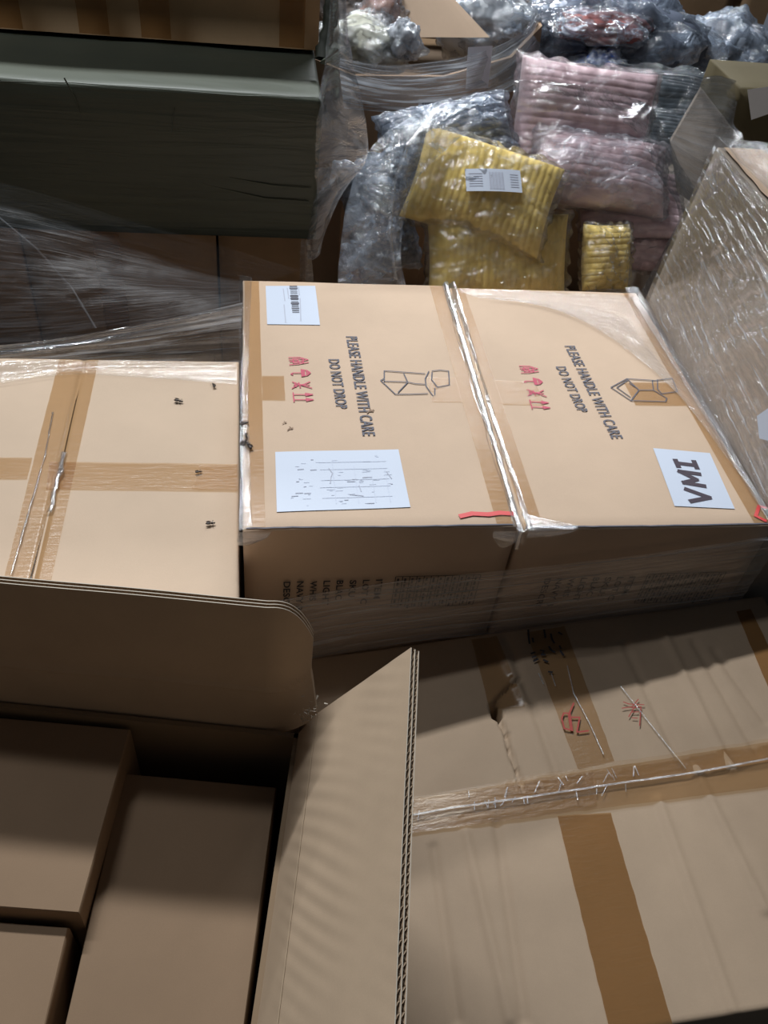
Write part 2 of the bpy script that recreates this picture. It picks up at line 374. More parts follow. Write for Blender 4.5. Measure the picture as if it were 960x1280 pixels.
# shipping sheet with faint lines and creases
sheet = quad_decal(cA, 'shipping_sheet', pxq([(344, 566), (498, 562), (513, 634), (346, 641)], 0), hA, PAPER, .0011)
def shp(a, b):
    q = [Vector((344, 566)), Vector((498, 562)), Vector((513, 634)), Vector((346, 641))]
    p = (q[0]*(1-a)+q[1]*a)*(1-b)+(q[3]*(1-a)+q[2]*a)*b; return P2(p.x, p.y)
L = []; L2 = []
for k in range(60):
    a, b = random.uniform(.1, .9), random.uniform(.08, .92); l = random.uniform(.01, .06)
    (L if k % 4 else L2).append([shp(a, b), shp(a+l, b+random.uniform(-.004, .004))])
for a in (.45, .62, .75, .86): L.append([shp(a, .15+.3*random.random()), shp(a, .9)])
for b in (.2, .32, .5, .62, .8): L.append([shp(.35, b), shp(.88, b)])
strokes(cA, 'sheet_print', L, .0007, hA, INKS, .0016)
L2 += [[shp(.42, .3), shp(.445, .38), shp(.43, .45), shp(.42, .55)], [shp(.87, .38), shp(.89, .46), shp(.9, .5)], [shp(.64, .6), shp(.65, .7)], [shp(.56, .75), shp(.66, .78)]]
for l_ in L2: strokes(cA, 'sheet_scribble', [l_], .0012, hA, INKP, .0017)
# VMI sticker
q = pxq([(816, 561), (887, 567), (918, 637), (843, 633)], 0)
quad_decal(cB, 'sticker', q, hB, PAPER, .0011)
def VP(x, y): return P2(810+x/8., 550+y/8.)
lw = .0078
strokes(cB, 'handwritten_letters', [[VP(270, 210), VP(300, 275)], [VP(285, 240), VP(470, 262)], [VP(455, 222), VP(485, 290)],
    [VP(510, 350), VP(310, 322), VP(480, 405), VP(355, 435), VP(560, 470)], [VP(375, 500), VP(610, 585), VP(425, 620)]], lw, hB, MARK, .0016, label='handwritten letters VMI')
# red tape marks
strokes(cA, 'red_tape_mark', [[P2(576, 646), P2(590, 643), P2(610, 644), P2(625, 642), P2(640, 643)]], .0075, hA, REDT, .0016, label='torn strip of red tape')
strokes(cB, 'red_tape_mark', [[P2(948, 634), P2(944, 646), P2(956, 652)], [P2(948, 634), P2(957, 636)]], .005, hB, REDT, .0016, label='bent strip of red tape')
# smudges
for (u, v, s) in ((462, 512, 1.), (362, 535, .8), (355, 528, .6)):
    strokes(cA, 'smudge', [[P2(u, v), P2(u+4*s, v+3*s)], [P2(u+1, v+3*s), P2(u+5*s, v+1)], [P2(u-3*s, v+5*s), P2(u, v+2)]], .0022*s, hA, plain('smudge', (.25, .17, .12), .8), .0015)
# stencilled columns on the front faces
for (root, x0, y0) in ((cA, 0, 0), (cB, .3655, -.006)):
    yy = y0-.0045
    rows = [(t, x0+.052+.0172*i+(.0008*i), Z0-.098+.0*i, .0105*len(t), .0095) for i, t in enumerate(SIDE)]
    text_wall(root, rows, INK, label='columns of black stencilled words reading downwards', y=yy)
    table_lines(root, x0+.205, x0+.325, Z0-.093, Z0-.16, yy, INK)

# ==================================================================  long pale carton on the left
zc = -.05
cC = empty('cardboard_carton', (-.255, .16, 0), 'wide pale carton with crossed tan tape, left of the printed cartons', 'box')
def hC(x, y):
    g = 0
    d = abs(x+.255-.012*(y-.15))
    if d < .006: g = -.003*(1-d/.006)
    return zc+Z0+.0018*nz(x*5, y*5, 0, 4)+g
carton_body(-.50, -.0065, -.105, .43, 0, hC, K_C, cC, res=.006, seed=5)
def PC(u, v): return at(u, v, 2, zc)
quad_decal(cC, 'packing_tape', [(-.292, -.10), (-.236, -.10), (-.229, .427), (-.289, .427)], hC, T_TAN, .001, (40, 40), edge=.0005)
quad_decal(cC, 'packing_tape', [PC(62, 578), PC(297, 581), PC(297, 615), PC(58, 612)], hC, T_TAN, .0014, (30, 8), edge=.0005)
quad_decal(cC, 'packing_tape', [(-.5, .148), (-.293, .148), (-.293, .192), (-.5, .192)], hC, T_TAN, .001, (20, 8), edge=.0005)
quad_decal(cC, 'clear_tape', [PC(250, 583), PC(297, 582), PC(297, 613), PC(240, 612)], hC, T_CLEAR, .0022, (20, 8), edge=.001)
strokes(cC, 'flap_gap_shade', [[PC(102, 468), PC(88, 530), PC(76, 585), PC(66, 620), PC(52, 670), PC(38, 722)]], .0022, hC, GAP_SHADE, .0003)  # dark strip painted for the shade inside the slit between the flaps
V, F = grid(40, 3, lambda a, b: (lambda p: (p.x+.0, p.y+.006*b, hC(p.x, p.y)+.0012+.002*abs(nz(p.x*60, b*3, 0, 2))))(PC(38, 716).lerp(PC(100, 477), a)+Vector(((b-.5)*.012, 0, 0))))

# ==================================================================  worn carton, front right (crushed, higher on the right)
def zD(x): return -.268+.118*(x-.085)/.67*1.0
dx0, dx1, dy0, dy1 = .084, .772, -.545, -.012
def atD(u, v):
    d = ray(u, v); # plane z = a + b x
    b = .118/.67; a = -.268-b*.085+Z0
    t = (a+b*CAM.x-CAM.z)/(d.z-b*d.x); return CAM+d*t
ridges = [.30, .345, .42, .452, .505, .56, .60, .65, .70]
rid2 = [(atD(x0_, y0_), atD(x1_, y1_)) for x0_, y0_, x1_, y1_ in ((540, 1060, 570, 1280), (580, 1040, 635, 1280), (620, 1030, 655, 1280), (825, 1000, 920, 1270), (780, 800, 860, 965), (832, 790, 915, 960), (895, 810, 960, 900), (870, 960, 960, 1140), (632, 795, 700, 975), (620, 800, 655, 880), (870, 800, 950, 940))]
slitA, slitB = atD(505, 1024), atD(960, 958)
hole = [atD(613, 878), atD(622, 876), atD(624, 898), atD(616, 898)]
hc = (hole[0]+hole[1]+hole[2]+hole[3])/4
tear = [atD(*p) for p in ((648, 848), (632, 860), (618, 876), (622, 898), (632, 918), (635, 935), (645, 962), (655, 990))]
def segd(x, y, a, b):
    ax, ay, bx, by = a.x, a.y, b.x, b.y; dx, dy = bx-ax, by-ay; L2_ = dx*dx+dy*dy
    t = max(0, min(1, ((x-ax)*dx+(y-ay)*dy)/L2_)); return math.hypot(x-ax-dx*t, y-ay-dy*t)
def hD(x, y, fine=True):
    h = zD(x)+Z0+.004*nz(x*4, y*3, 0, 8)+.0015*nz(x*14, y*7, 0, 9)
    if fine:
        for k, (a, b) in enumerate(rid2):
            d = segd(x, y, a, b)
            if d < .009: h += (.0036 if k % 2 else -.0036)*(1-d/.009)
        d = segd(x, y, slitA, slitB)
        sgn = (x-slitA.x)*(slitB.y-slitA.y)-(y-slitA.y)*(slitB.x-slitA.x)
        h += .003*max(0, 1-d/.03)*(1 if sgn < 0 else -.2)
        if abs(x-hc.x) < .0060 and abs(y-hc.y) < .013: h -= .06
        for a, b in zip(tear[:-1], tear[1:]):
            d = segd(x, y, a, b)
            if d < .0035: h -= .012*(1-d/.0035)
    return h
cD = empty('cardboard_carton', (.43, -.28, 0), 'big creased carton with crossed brown tape and red handwriting, at front right', 'box')
carton_body(dx0, dx1, dy0, dy1, 0, hD, K_D, cD, res=.0035, r=.004, seed=9)
hDs = lambda x, y: hD(x, y, True) if abs(x-hc.x) > .03 or abs(y-hc.y) > .05 else hD(x, y, False)
hDt = lambda x, y: hD(x, y, False)+.0016
def taped(pts, m, off, n=(14, 60), nm='packing_tape', label=None, e=.0008):
    return quad_decal(cD, nm, [atD(*p) for p in pts], hDt if nm != 'packing_tape' or n[0] > 60 else hDs, m, off, n, edge=e, label=label)
taped([(697, 1020), (763, 1016), (842, 1286), (762, 1286)], T_BROWN, .0012, label='darker brown tape strip')
taped([(657, 792), (705, 784), (768, 952), (722, 962)], T_TAN, .0012)
taped([(589, 800), (620, 797), (655, 885), (612, 888)], T_TAN, .0012, (12, 20))
taped([(398, 1019), (1000, 922), (1030, 976), (394, 1058)], T_TAN, .0022, (140, 14))
taped([(440, 1010), (740, 962), (745, 1008), (440, 1041)], T_CLEAR, .0035, (90, 14), nm='clear_tape', e=.002)
taped([(629, 977), (965, 924), (970, 952), (633, 1000)], T_CLEAR, .0040, (90, 14), nm='clear_tape', e=.002)
taped([(920, 765), (938, 762), (985, 860), (960, 860)], T_BROWN, .0014, (8, 20))
strokes(cD, 'tape_wrinkle', [[atD(400, 1039), atD(500, 1024), atD(560, 1013), atD(640, 1002), atD(720, 990), atD(800, 978), atD(870, 968), atD(965, 950)]], .0026, hDt, T_CREASE, .0058)
cr_ = []
for k_ in range(30):
    u_ = random.uniform(515, 800); v_ = 1008-(u_-560)*.14+random.uniform(-18, 8); cr_.append([atD(u_, v_), atD(u_+random.uniform(-7, 7), v_+random.uniform(5, 14))])
for l_ in cr_: strokes(cD, 'tape_wrinkle', [l_], random.uniform(.0007, .0018), hDt, T_CREASE, .005)
for l_ in ([[atD(708, 835), atD(716, 870), atD(735, 905), atD(753, 945)], [atD(672, 845), atD(678, 858)], [atD(688, 845), atD(693, 860)], [atD(775, 860), atD(815, 910), atD(856, 962)]]): strokes(cD, 'tape_wrinkle', [l_], .0014, hDt, T_CREASE, .003)
RP = lambda x, y: atD(670+x/6., 860+y/6.)
strokes(cD, 'red_handwriting', [[RP(185, 245), RP(200, 205), RP(235, 205), RP(255, 330), RP(205, 320), RP(185, 245)], [RP(275, 130), RP(245, 200), RP(265, 335)], [RP(250, 235), RP(320, 235), RP(300, 345)], [RP(310, 345), RP(385, 335)]], .0022, hDt, RPEN, .0028, label='first red handwritten character')
strokes(cD, 'red_handwriting', [[RP(640, 162), RP(715, 150), RP(762, 95)], [RP(650, 115), RP(690, 130), RP(805, 135)], [RP(735, 150), RP(690, 225)], [RP(715, 158), RP(782, 150), RP(772, 290)], [RP(715, 190), RP(765, 188)], [RP(715, 232), RP(755, 235)]], .0013, hDt, RPEN, .0028, label='second red handwritten character')
BP = lambda x, y: atD(640+x/9.6, 780+y/9.6)
strokes(cD, 'black_handwriting', [[BP(185, 100), BP(190, 200), BP(200, 260)], [BP(235, 200), BP(245, 245)], [BP(220, 385), BP(260, 370)], [BP(235, 430), BP(275, 418)], [BP(250, 475), BP(300, 450)],
    [BP(330, 345), BP(370, 350), BP(345, 400), BP(385, 395)], [BP(370, 460), BP(415, 480)], [BP(375, 100), BP(390, 190)], [BP(455, 150), BP(470, 210), BP(495, 255)], [BP(550, 130), BP(585, 150)], [BP(435, 300), BP(460, 340), BP(500, 365)], [BP(560, 290), BP(575, 320)], [BP(570, 350), BP(605, 400)], [BP(430, 600), BP(470, 605)]], .0028, hDt, INK, .0028)

# ==================================================================  open double-wall box, front left
EY = math.radians(-10.0)
ex = Vector((math.cos(EY), math.sin(EY), 0)); ey = Vector((-math.sin(EY), math.cos(EY), 0))
RC = Vector((.064, -.222, -.12+Z0))           # back right rim corner
def EL(x, y, z=0): return RC+ex*x+ey*y+Vector((0, 0, z))
eW, eD = .52, .50
rootE = empty('open_cardboard_box', (EL(-eW/2, -eD/2).x, EL(-eW/2, -eD/2).y, 0), 'open box of double-wall corrugated board with raised flaps, at front left', 'box')
def board(name, fmap, L_, Wf, t, mat, parent, pitch=.0085, nW=14, label=None, layers=2, nose=0):
    """corrugated board; s runs along the exposed edge, w across, h through the thickness. flute ends open at w=0 and w=W"""
    nL = max(8, int(L_/pitch)*4)
    V = []; F = []; FM = []
    def add_sheet(hfun, mi):
        b0 = len(V)
        for i in range(nL+1):
            s = L_*i/nL; W_ = Wf(s)
            for j in range(nW+1): V.append(fmap(s, W_*j/nW, hfun(i, j)))
        for i in range(nL):
            for j in range(nW):
                a = b0+i*(nW+1)+j; F.append((a, a+1, a+nW+2, a+nW+1)); FM.append(mi)
    lt = .0009
    hs = [0]+[t*(k+1)/layers for k in range(layers)]
    for h in hs:
        add_sheet(lambda i, j, h=h: h-lt/2, 0); add_sheet(lambda i, j, h=h: h+lt/2, 0)
    for k in range(layers):
        a, b = hs[k]+lt, hs[k+1]-lt
        add_sheet(lambda i, j, a=a, b=b: (a+b)/2+(b-a)/2*math.sin(i*math.pi/2*1.0+.4+k), 1)
    # close the liner edges
    n1 = (nL+1)*(nW+1)
    for q in range(len(hs)):
        A = 2*q*n1; B = A+n1
        for i in range(nL):
            for j in (0, nW): F.append((A+i*(nW+1)+j, A+(i+1)*(nW+1)+j, B+(i+1)*(nW+1)+j, B+i*(nW+1)+j)); FM.append(2)
    for i in (0, nL):                                  # side edges
        for j in range(nW): A = i*(nW+1)+j; B = (2*len(hs)-1)*n1+A; F.append((A, A+1, B+1, B)); FM.append(0)
    o = mesh(name, V, F, mat, parent, mats=[CORE, EDGE], fm=FM)
    if label: o['label'] = label
    return o
EDGE = paper('kraft_cut_edge', (.52, .46, .38), .1)
def slab(name, fmap, L_, W_, t, mat, parent, n=(20, 10)):
    V1, F1 = grid(n[0], n[1], lambda a, b: fmap(L_*a, W_*b, 0)); V2, _ = grid(n[0], n[1], lambda a, b: fmap(L_*a, W_*b, t))
    k = len(V1); F = list(F1)+[tuple(i+k for i in f[::-1]) for f in F1]
    nx, ny = n
    for i in range(nx):
        for j in (0, ny): a = j*(nx+1)+i; F.append((a, a+1, a+1+k, a+k))
    for j in range(ny):
        for i in (0, nx): a = j*(nx+1)+i; F.append((a, a+nx+1, a+nx+1+k, a+k))
    return mesh(name, V1+V2, F, mat, parent)
hz = RC.z
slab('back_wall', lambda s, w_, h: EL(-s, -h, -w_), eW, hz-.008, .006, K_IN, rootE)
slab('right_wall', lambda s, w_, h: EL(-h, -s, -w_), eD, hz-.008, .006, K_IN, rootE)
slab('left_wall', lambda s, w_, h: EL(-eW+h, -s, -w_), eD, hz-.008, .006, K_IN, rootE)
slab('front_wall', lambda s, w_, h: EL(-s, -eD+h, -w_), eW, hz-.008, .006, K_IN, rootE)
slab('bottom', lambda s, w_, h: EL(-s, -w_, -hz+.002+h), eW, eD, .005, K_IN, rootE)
# right flap: creased, leaning outwards
fx, fz = .111, .22
def fr(s, w_, h):
    """s from the back corner forwards, w up the flap"""
    ang1, ang2 = 1.22, 1.08
    l1 = .062
    a = min(w_, l1); b = max(0, w_-l1)
    x = a*math.cos(ang1)+b*math.cos(ang2); z = a*math.sin(ang1)+b*math.sin(ang2)
    n_ = (math.sin(ang2), -math.cos(ang2))
    wob = .0016*nz(s*4, w_*4, 0, 21)+.0009*.35*math.sin((s*1.0-w_*.45)*2*math.pi/.019+5*nz(s*7, w_*5, 0, 4))*nz(s*4, w_*9, 0, 6)*min(1, w_/.05)
    return EL(x+n_[0]*(h+wob), -s-.02*w_/.25, z+n_[1]*(h+wob))
flapR = board('side_flap', fr, eD-.004, lambda s: .247, .0092, K_FLAP, rootE, nW=44, label='pale side flap with ribbed flutes and open corrugated edge')
strokesV = []
V, F = grid(60, 1, lambda a, b: fr(.002+(eD-.01)*a, .059+.0035*b, -.0012))
mesh('crease_line', V, F, paper('crease_pale', (.50, .38, .26), .05), flapR)
# back flap: upright, corner curled back and frayed
def fb(s, w_, h):
    """s from the right corner leftwards"""
    curl = max(0, (.05-s)/.05)
    y = .004+.006*math.sin(w_*9)+.004*nz(s*5, w_*6, 0, 31)+.030*curl**2
    x = .006-s+.0*curl
    x += .012*max(0, .09-w_)/.09*max(0, 1-s/.06)
    z = w_-.012
    bend = .0022*math.exp(-((w_-.085)/.004)**2)
    return EL(x, y+h-bend, z)
def fbW(s):
    full = .236-.02*s
    return full-.085*max(0, 1-s/.045)**2.4
flapB = board('back_flap', fb, eW-.01, fbW, .0085, K_FLAP, rootE, pitch=.0075, nW=36, label='upright back flap with frayed curled corner')
def flf(s, w_, h): return EL(-eW-w_*.5-.0, -s, w_*.86+h*.3)
slab('side_flap', lambda s, w_, h: EL(-eW-.45*w_+h, -s, .88*w_+.002), eD, .24, .006, K_FLAP, rootE)  # unseen left flap, added upright to block light from the left
# torn paper tags at the curled corner
def shred(parent, c, n, r, mat, nm='torn_fibre'):
    V = []; F = []
    for k in range(n):
        p = Vector(c)+Vector((random.gauss(0, r), random.gauss(0, r*.4), random.gauss(0, r*1.3)))
        d = Vector((random.uniform(-1, 1), random.uniform(-.6, .6), random.uniform(-1, 1))).normalized()*random.uniform(.002, .006)
        e = d.cross(Vector((random.random(), random.random(), random.random()))).normalized()*random.uniform(.001, .003)
        b = len(V); V += [p, p+e, p+d+e*.4, p+d]; F.append((b, b+1, b+2, b+3))
    return mesh(nm, V, F, mat, parent)
shred(flapB, EL(.012, .012, .03), 60, .009, EDGE)
# the inner cartons
def inner(label, px, z, depth, seed, ext=None):
    P = [at(u, v, 2, z) for u, v in px] if px else ext
    root = empty('inner_carton', (sum(p.x for p in P)/4, sum(p.y for p in P)/4, .012), label, 'box')
    def top(a, b):
        p = (P[0]*(1-a)+P[1]*a)*(1-b)+(P[3]*(1-a)+P[2]*a)*b
        return p.x, p.y, z+Z0+.0015*nz(p.x*8, p.y*8, 0, seed)
    n = 16; V, F = grid(n, n, top)
    ring = [(i, 0) for i in range(n)]+[(n, j) for j in range(n)]+[(n-i, n) for i in range(n)]+[(0, n-j) for j in range(n)]
    prev = [j*(n+1)+i for i, j in ring]
    cen = (P[0]+P[2])/2
    for dz, grow in ((.0015, .0012), (.004, .002), (.1, .003), (z+Z0-.012, .002)):
        cur = []
        for i, j in ring:
            p = Vector(V[j*(n+1)+i]); o = Vector((p.x-cen.x, p.y-cen.y, 0)).normalized()*grow
            q = p+o; q.z = (z+Z0-dz); V.append(tuple(q)); cur.append(len(V)-1)
        m_ = len(ring)
        for k in range(m_): F.append((prev[k], prev[(k+1) % m_], cur[(k+1) % m_], cur[k]))
        prev = cur
    F.append(tuple(prev))
    o = mesh('body', V, F, K_RED, root)
    def hf(x, y): return z+Z0+.0015*nz(x*8, y*8, 0, seed)
    c = [(P[0]*(1-a)+P[1]*a) for a in (.5,)][0]; d = (P[3]+P[2])/2
    return root, hf, P
zG = -.165
G0 = at(156, 968, 2, zG); G1 = at(344, 985, 2, zG); G2 = at(303, 1290, 2, zG); G3 = at(80, 1290, 2, zG)
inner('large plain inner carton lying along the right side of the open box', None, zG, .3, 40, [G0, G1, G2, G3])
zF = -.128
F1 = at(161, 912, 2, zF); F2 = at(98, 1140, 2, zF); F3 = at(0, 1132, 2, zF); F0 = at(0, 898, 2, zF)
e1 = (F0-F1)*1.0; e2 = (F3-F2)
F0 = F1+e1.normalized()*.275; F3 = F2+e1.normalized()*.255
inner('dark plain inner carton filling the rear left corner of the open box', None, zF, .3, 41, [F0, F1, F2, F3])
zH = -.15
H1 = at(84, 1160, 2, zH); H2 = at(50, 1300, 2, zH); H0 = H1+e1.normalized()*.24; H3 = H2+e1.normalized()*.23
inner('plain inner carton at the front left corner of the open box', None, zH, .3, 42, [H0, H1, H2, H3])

# ==================================================================  tall wrapped carton at the right
cI = empty('wrapped_carton', (1.0, .28, 0), 'tall grey-brown carton wrapped in streaky clear film, along the right edge', 'box')
Ia, Ib = Vector((.727, -.005, 0)), Vector((.735, .55, 0))
IZ = .305
def itop(a, b):
    x = .727+.012*b+.45*a; y = -.004+.556*b; return (x-.0*a, y-.03*(1-0), 0)
bm_top = lambda x, y: IZ+Z0+.003*nz(x*5, y*5, 0, 50)
def skew(o, lean=-.13, z_from=0.):
    """lean the wall slightly forward as it rises"""
    for v in o.data.vertices:
        z = v.co.z+o.parent.location.z
        if z > Z0: v.co.y += lean*(z-Z0)
body = carton_body(.731, 1.20, .0, .553, 0, bm_top, K_GREY, cI, res=.03, seed=51, bulge=.0); skew(body)
lid = quad_decal(cI, 'top_flap', [(.735, .005-.04), (.80, .005-.04), (.80, .50), (.735, .50)], bm_top, K_DARK, .004, (8, 30), edge=.003)
lid.data.materials[0] = K_LIGHT
def side_sheet(a, b):
    y = .556-.565*a; z = Z0+IZ+.003-(IZ-.004)*b
    yy = y-.13*max(0, z-Z0)
    w_ = .0035*abs(nz(y*30+z*22, (z*1.0-y*.5)*6, 0, 52))+.004*abs(nz(y*8+z*7, z*8, 0, 53))
    return (.7275-w_+.0*y, yy, z)
V, F = grid(160, 110, side_sheet)
uv = []
for p in V:
    a_, b_ = p[1], p[2]; th = math.radians(7)
    uv.append((a_*math.cos(th)+b_*math.sin(th), -a_*math.sin(th)+b_*math.cos(th)))
mesh('wrap_film_side', V, F, FILM_SIDE, cI, smooth=True, uv=uv)
def top_sheet(a, b):
    x = .722+.46*a; y = -.035+.56*b; return (x, y, IZ+Z0+.006+.010*abs(nz(x*16, y*9, 0, 55))+.010*math.exp(-a*30))
V, F = grid(60, 60, top_sheet); mesh('wrap_film_top', V, F, FILM_GATHER, cI, smooth=True, uv=[(p[1], p[0]) for p in V])
quad_v = [at(946, 520, 0, .722), at(975, 500, 0, .722), at(975, 555, 0, .722), at(949, 548, 0, .722)]
mesh('white_label', quad_v, [(0, 1, 2, 3)], PAPER, cI)

# dark lump standing in for the wrapped carton's shaded side, by the worn carton
def lump(name, c, size, seed, mat, parent=None, amp=.15, freq=3., rot=0, res=40, flat=0, ribs=0, ribd='x', z_floor=None, power=1.):
    V = []; F = []; n = res; m_ = res//2
    R_ = Matrix.Rotation(rot, 3, 'Z')
    for j in range(m_+1):
        th = math.pi*j/m_
        for i in range(n):
            ph = 2*math.pi*i/n
            d = Vector((math.sin(th)*math.cos(ph), math.sin(th)*math.sin(ph), math.cos(th)))
            e = Vector([math.copysign(abs(k)**power, k) for k in d])
            r_ = 1+amp*noise.noise(d*freq*.6+Vector((seed, 0, 0)))+amp*.45*noise.noise(d*freq*1.7+Vector((0, seed, 0)))+amp*.3*abs(noise.noise(d*freq*4+Vector((0, 0, seed))))
            p = Vector((e.x*size[0]*r_, e.y*size[1]*r_, e.z*size[2]*r_))
            if ribs: p *= 1+.012*abs(math.sin(ribs*(p.z if ribd == 'z' else p.x)*math.pi))
            q = Vector(c)+R_@p
            if z_floor is not None and q.z < z_floor: q.z = z_floor
            V.append(q)
    for j in range(m_):
        for i in range(n):
            a = j*n+i; b = j*n+(i+1) % n; F.append((a, a+n, b+n, b))
    return mesh(name, V, F, mat, parent, smooth=True)
DGREEN = plain('dark_green_fill', (.035, .04, .028), .6, .4, .3, 12)
tag(lump('dark_stand_in', (.99, -.30, .22), (.20, .27, .27), 3, DGREEN, amp=.10, z_floor=0, power=.7), 'dark lump standing in for a shaded carton side behind the right edge of the creased carton', 'sack')

# ==================================================================  dark green bale and the cartons above and below it
def fabric(name, col, rough=.5):
    m, nt, out = newmat(name); L = nt.links.new
    b = N(nt, 'ShaderNodeBsdfPrincipled'); b.inputs['Roughness'].default_value = rough; b.inputs['Specular IOR Level'].default_value = .35
    tc = N(nt, 'ShaderNodeTexCoord'); mp = N(nt, 'ShaderNodeMapping'); mp.inputs['Scale'].default_value = (3, 10, 60); L(tc.outputs['Object'], mp.inputs[0])
    n1 = N(nt, 'ShaderNodeTexNoise'); n1.inputs['Scale'].default_value = 1; n1.inputs['Detail'].default_value = 6; n1.inputs['Distortion'].default_value = .8; L(mp.outputs[0], n1.inputs[0])
    mr = N(nt, 'ShaderNodeMapRange'); mr.inputs[3].default_value = .75; mr.inputs[4].default_value = 1.3; L(n1.outputs['Fac'], mr.inputs[0])
    vm = N(nt, 'ShaderNodeVectorMath', operation='SCALE'); vm.inputs[0].default_value = col; L(mr.outputs[0], vm.inputs['Scale']); L(vm.outputs[0], b.inputs['Base Color'])
    bp = N(nt, 'ShaderNodeBump'); bp.inputs['Strength'].default_value = .6; bp.inputs['Distance'].default_value = .006; L(n1.outputs['Fac'], bp.inputs['Height']); L(bp.outputs[0], b.inputs['Normal'])
    L(b.outputs[0], out.inputs[0]); return m
GREEN = fabric('green_woven_wrap', (.062, .070, .052))
zb = .0
bale = empty('fabric_wrapped_bale', (-.26, .98, Z0+zb), 'dark green cloth-wrapped bale below the taped brown box, upper left', 'bale')
hB_ = lambda x, y: .262+Z0+.004*nz(x*5, y*8, 0, 60)-.004*max(0, 1-(y-.75)/.05)
carton_body(-.66, .136, .75, 1.22, Z0+zb+.001, hB_, GREEN, bale, name='cloth_cover', res=.012, r=.007, bulge=.006, seed=61)
# seams and folds of the cloth on the front face
def wall_fold(parent, pts, r, mat, y=.747, nm='cloth_fold'):
    V = []; F = []
    for k, (x, z) in enumerate(pts):
        for q in range(6):
            a = 2*math.pi*q/6; V.append((x+r*math.cos(a), y+.6*r*math.sin(a), z+Z0+r*.5*math.cos(a)))
    for k in range(len(pts)-1):
        for q in range(6): F.append((k*6+q, k*6+(q+1) % 6, (k+1)*6+(q+1) % 6, (k+1)*6+q))
    return mesh(nm, V, F, mat, parent, smooth=True)
def ypx(u, v, y=.745):
    p = at(u, v, 1, y); return (p.x, p.z-Z0)
wall_fold(bale, [ypx(*p) for p in ((80, 98), (95, 125), (108, 172))], .0012, GREEN)
wall_fold(bale, [ypx(*p) for p in ((218, 135), (214, 170), (210, 205))], .0012, GREEN)
wall_fold(bale, [ypx(*p) for p in ((48, 150), (54, 190), (55, 218))], .0014, GREEN)
wall_fold(bale, [ypx(*p) for p in ((200, 212), (260, 232), (330, 248), (385, 252))], .0018, GREEN)
wall_fold(bale, [ypx(*p) for p in ((285, 222), (340, 232), (388, 236))], .0016, GREEN)
wall_fold(bale, [ypx(*p) for p in ((0, 102), (90, 104), (200, 112), (300, 120), (395, 122))], .0016, GREEN)
# box above
topb = empty('cardboard_carton', (-.25, 1.18, Z0+.268), 'worn brown box with vertical tape strips, on the green bale', 'box')
carton_body(-.66, .140, .945, 1.40, Z0+.269, lambda x, y: .62+Z0, paper('kraft_taped', (.40, .26, .14), .12), topb, res=.03, seed=62)
for (u, wd) in ((15, 26), (118, 34), (195, 34), (365, 30)):
    p = at(u, 40, 1, .94); x = p.x
    V, F = grid(3, 10, lambda a, b: (x-wd*.00075+wd*.0015*a+.0005*nz(b*9, a), .9405, Z0+.272+.34*b))
    mesh('packing_tape', V, F, T_BROWN, topb)
# stack below the bale
def simple_carton(x0, x1, y0, y1, z0, z1, label, mat=K_DARK, seed=0, grp=None, tapes=(), labels=()):
    r_ = empty('cardboard_carton', ((x0+x1)/2, (y0+y1)/2, z0), label, 'box', grp)
    hf = lambda x, y: z1+.002*nz(x*6, y*6, 0, seed)
    carton_body(x0, x1, y0, y1, z0+.001, hf, mat, r_, res=.03, seed=seed, bulge=.003)
    for t in tapes:
        V, F = grid(2, 6, lambda a, b: (t-.024+.048*a, y0-.005, z0+.01+(z1-z0-.02)*b)); mesh('packing_tape', V, F, T_BROWN, r_)
    for (lx, lz, lw_, lh) in labels:
        V = [(lx, y0-.006, lz), (lx+lw_, y0-.006, lz), (lx+lw_, y0-.006, lz+lh), (lx, y0-.006, lz+lh)]; mesh('shipping_label', V, [(0, 1, 2, 3)], PAPER, r_)
    return r_
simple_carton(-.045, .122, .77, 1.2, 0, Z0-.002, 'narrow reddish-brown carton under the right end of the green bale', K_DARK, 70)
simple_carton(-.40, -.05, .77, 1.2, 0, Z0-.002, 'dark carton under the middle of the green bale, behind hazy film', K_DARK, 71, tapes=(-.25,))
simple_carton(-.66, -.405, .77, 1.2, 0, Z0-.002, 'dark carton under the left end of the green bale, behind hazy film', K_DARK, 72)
simple_carton(-.60, -.06, .50, .745, 0, Z0-.26, 'low dark carton in the gap between the pale carton and the bale', K_DARK, 73)

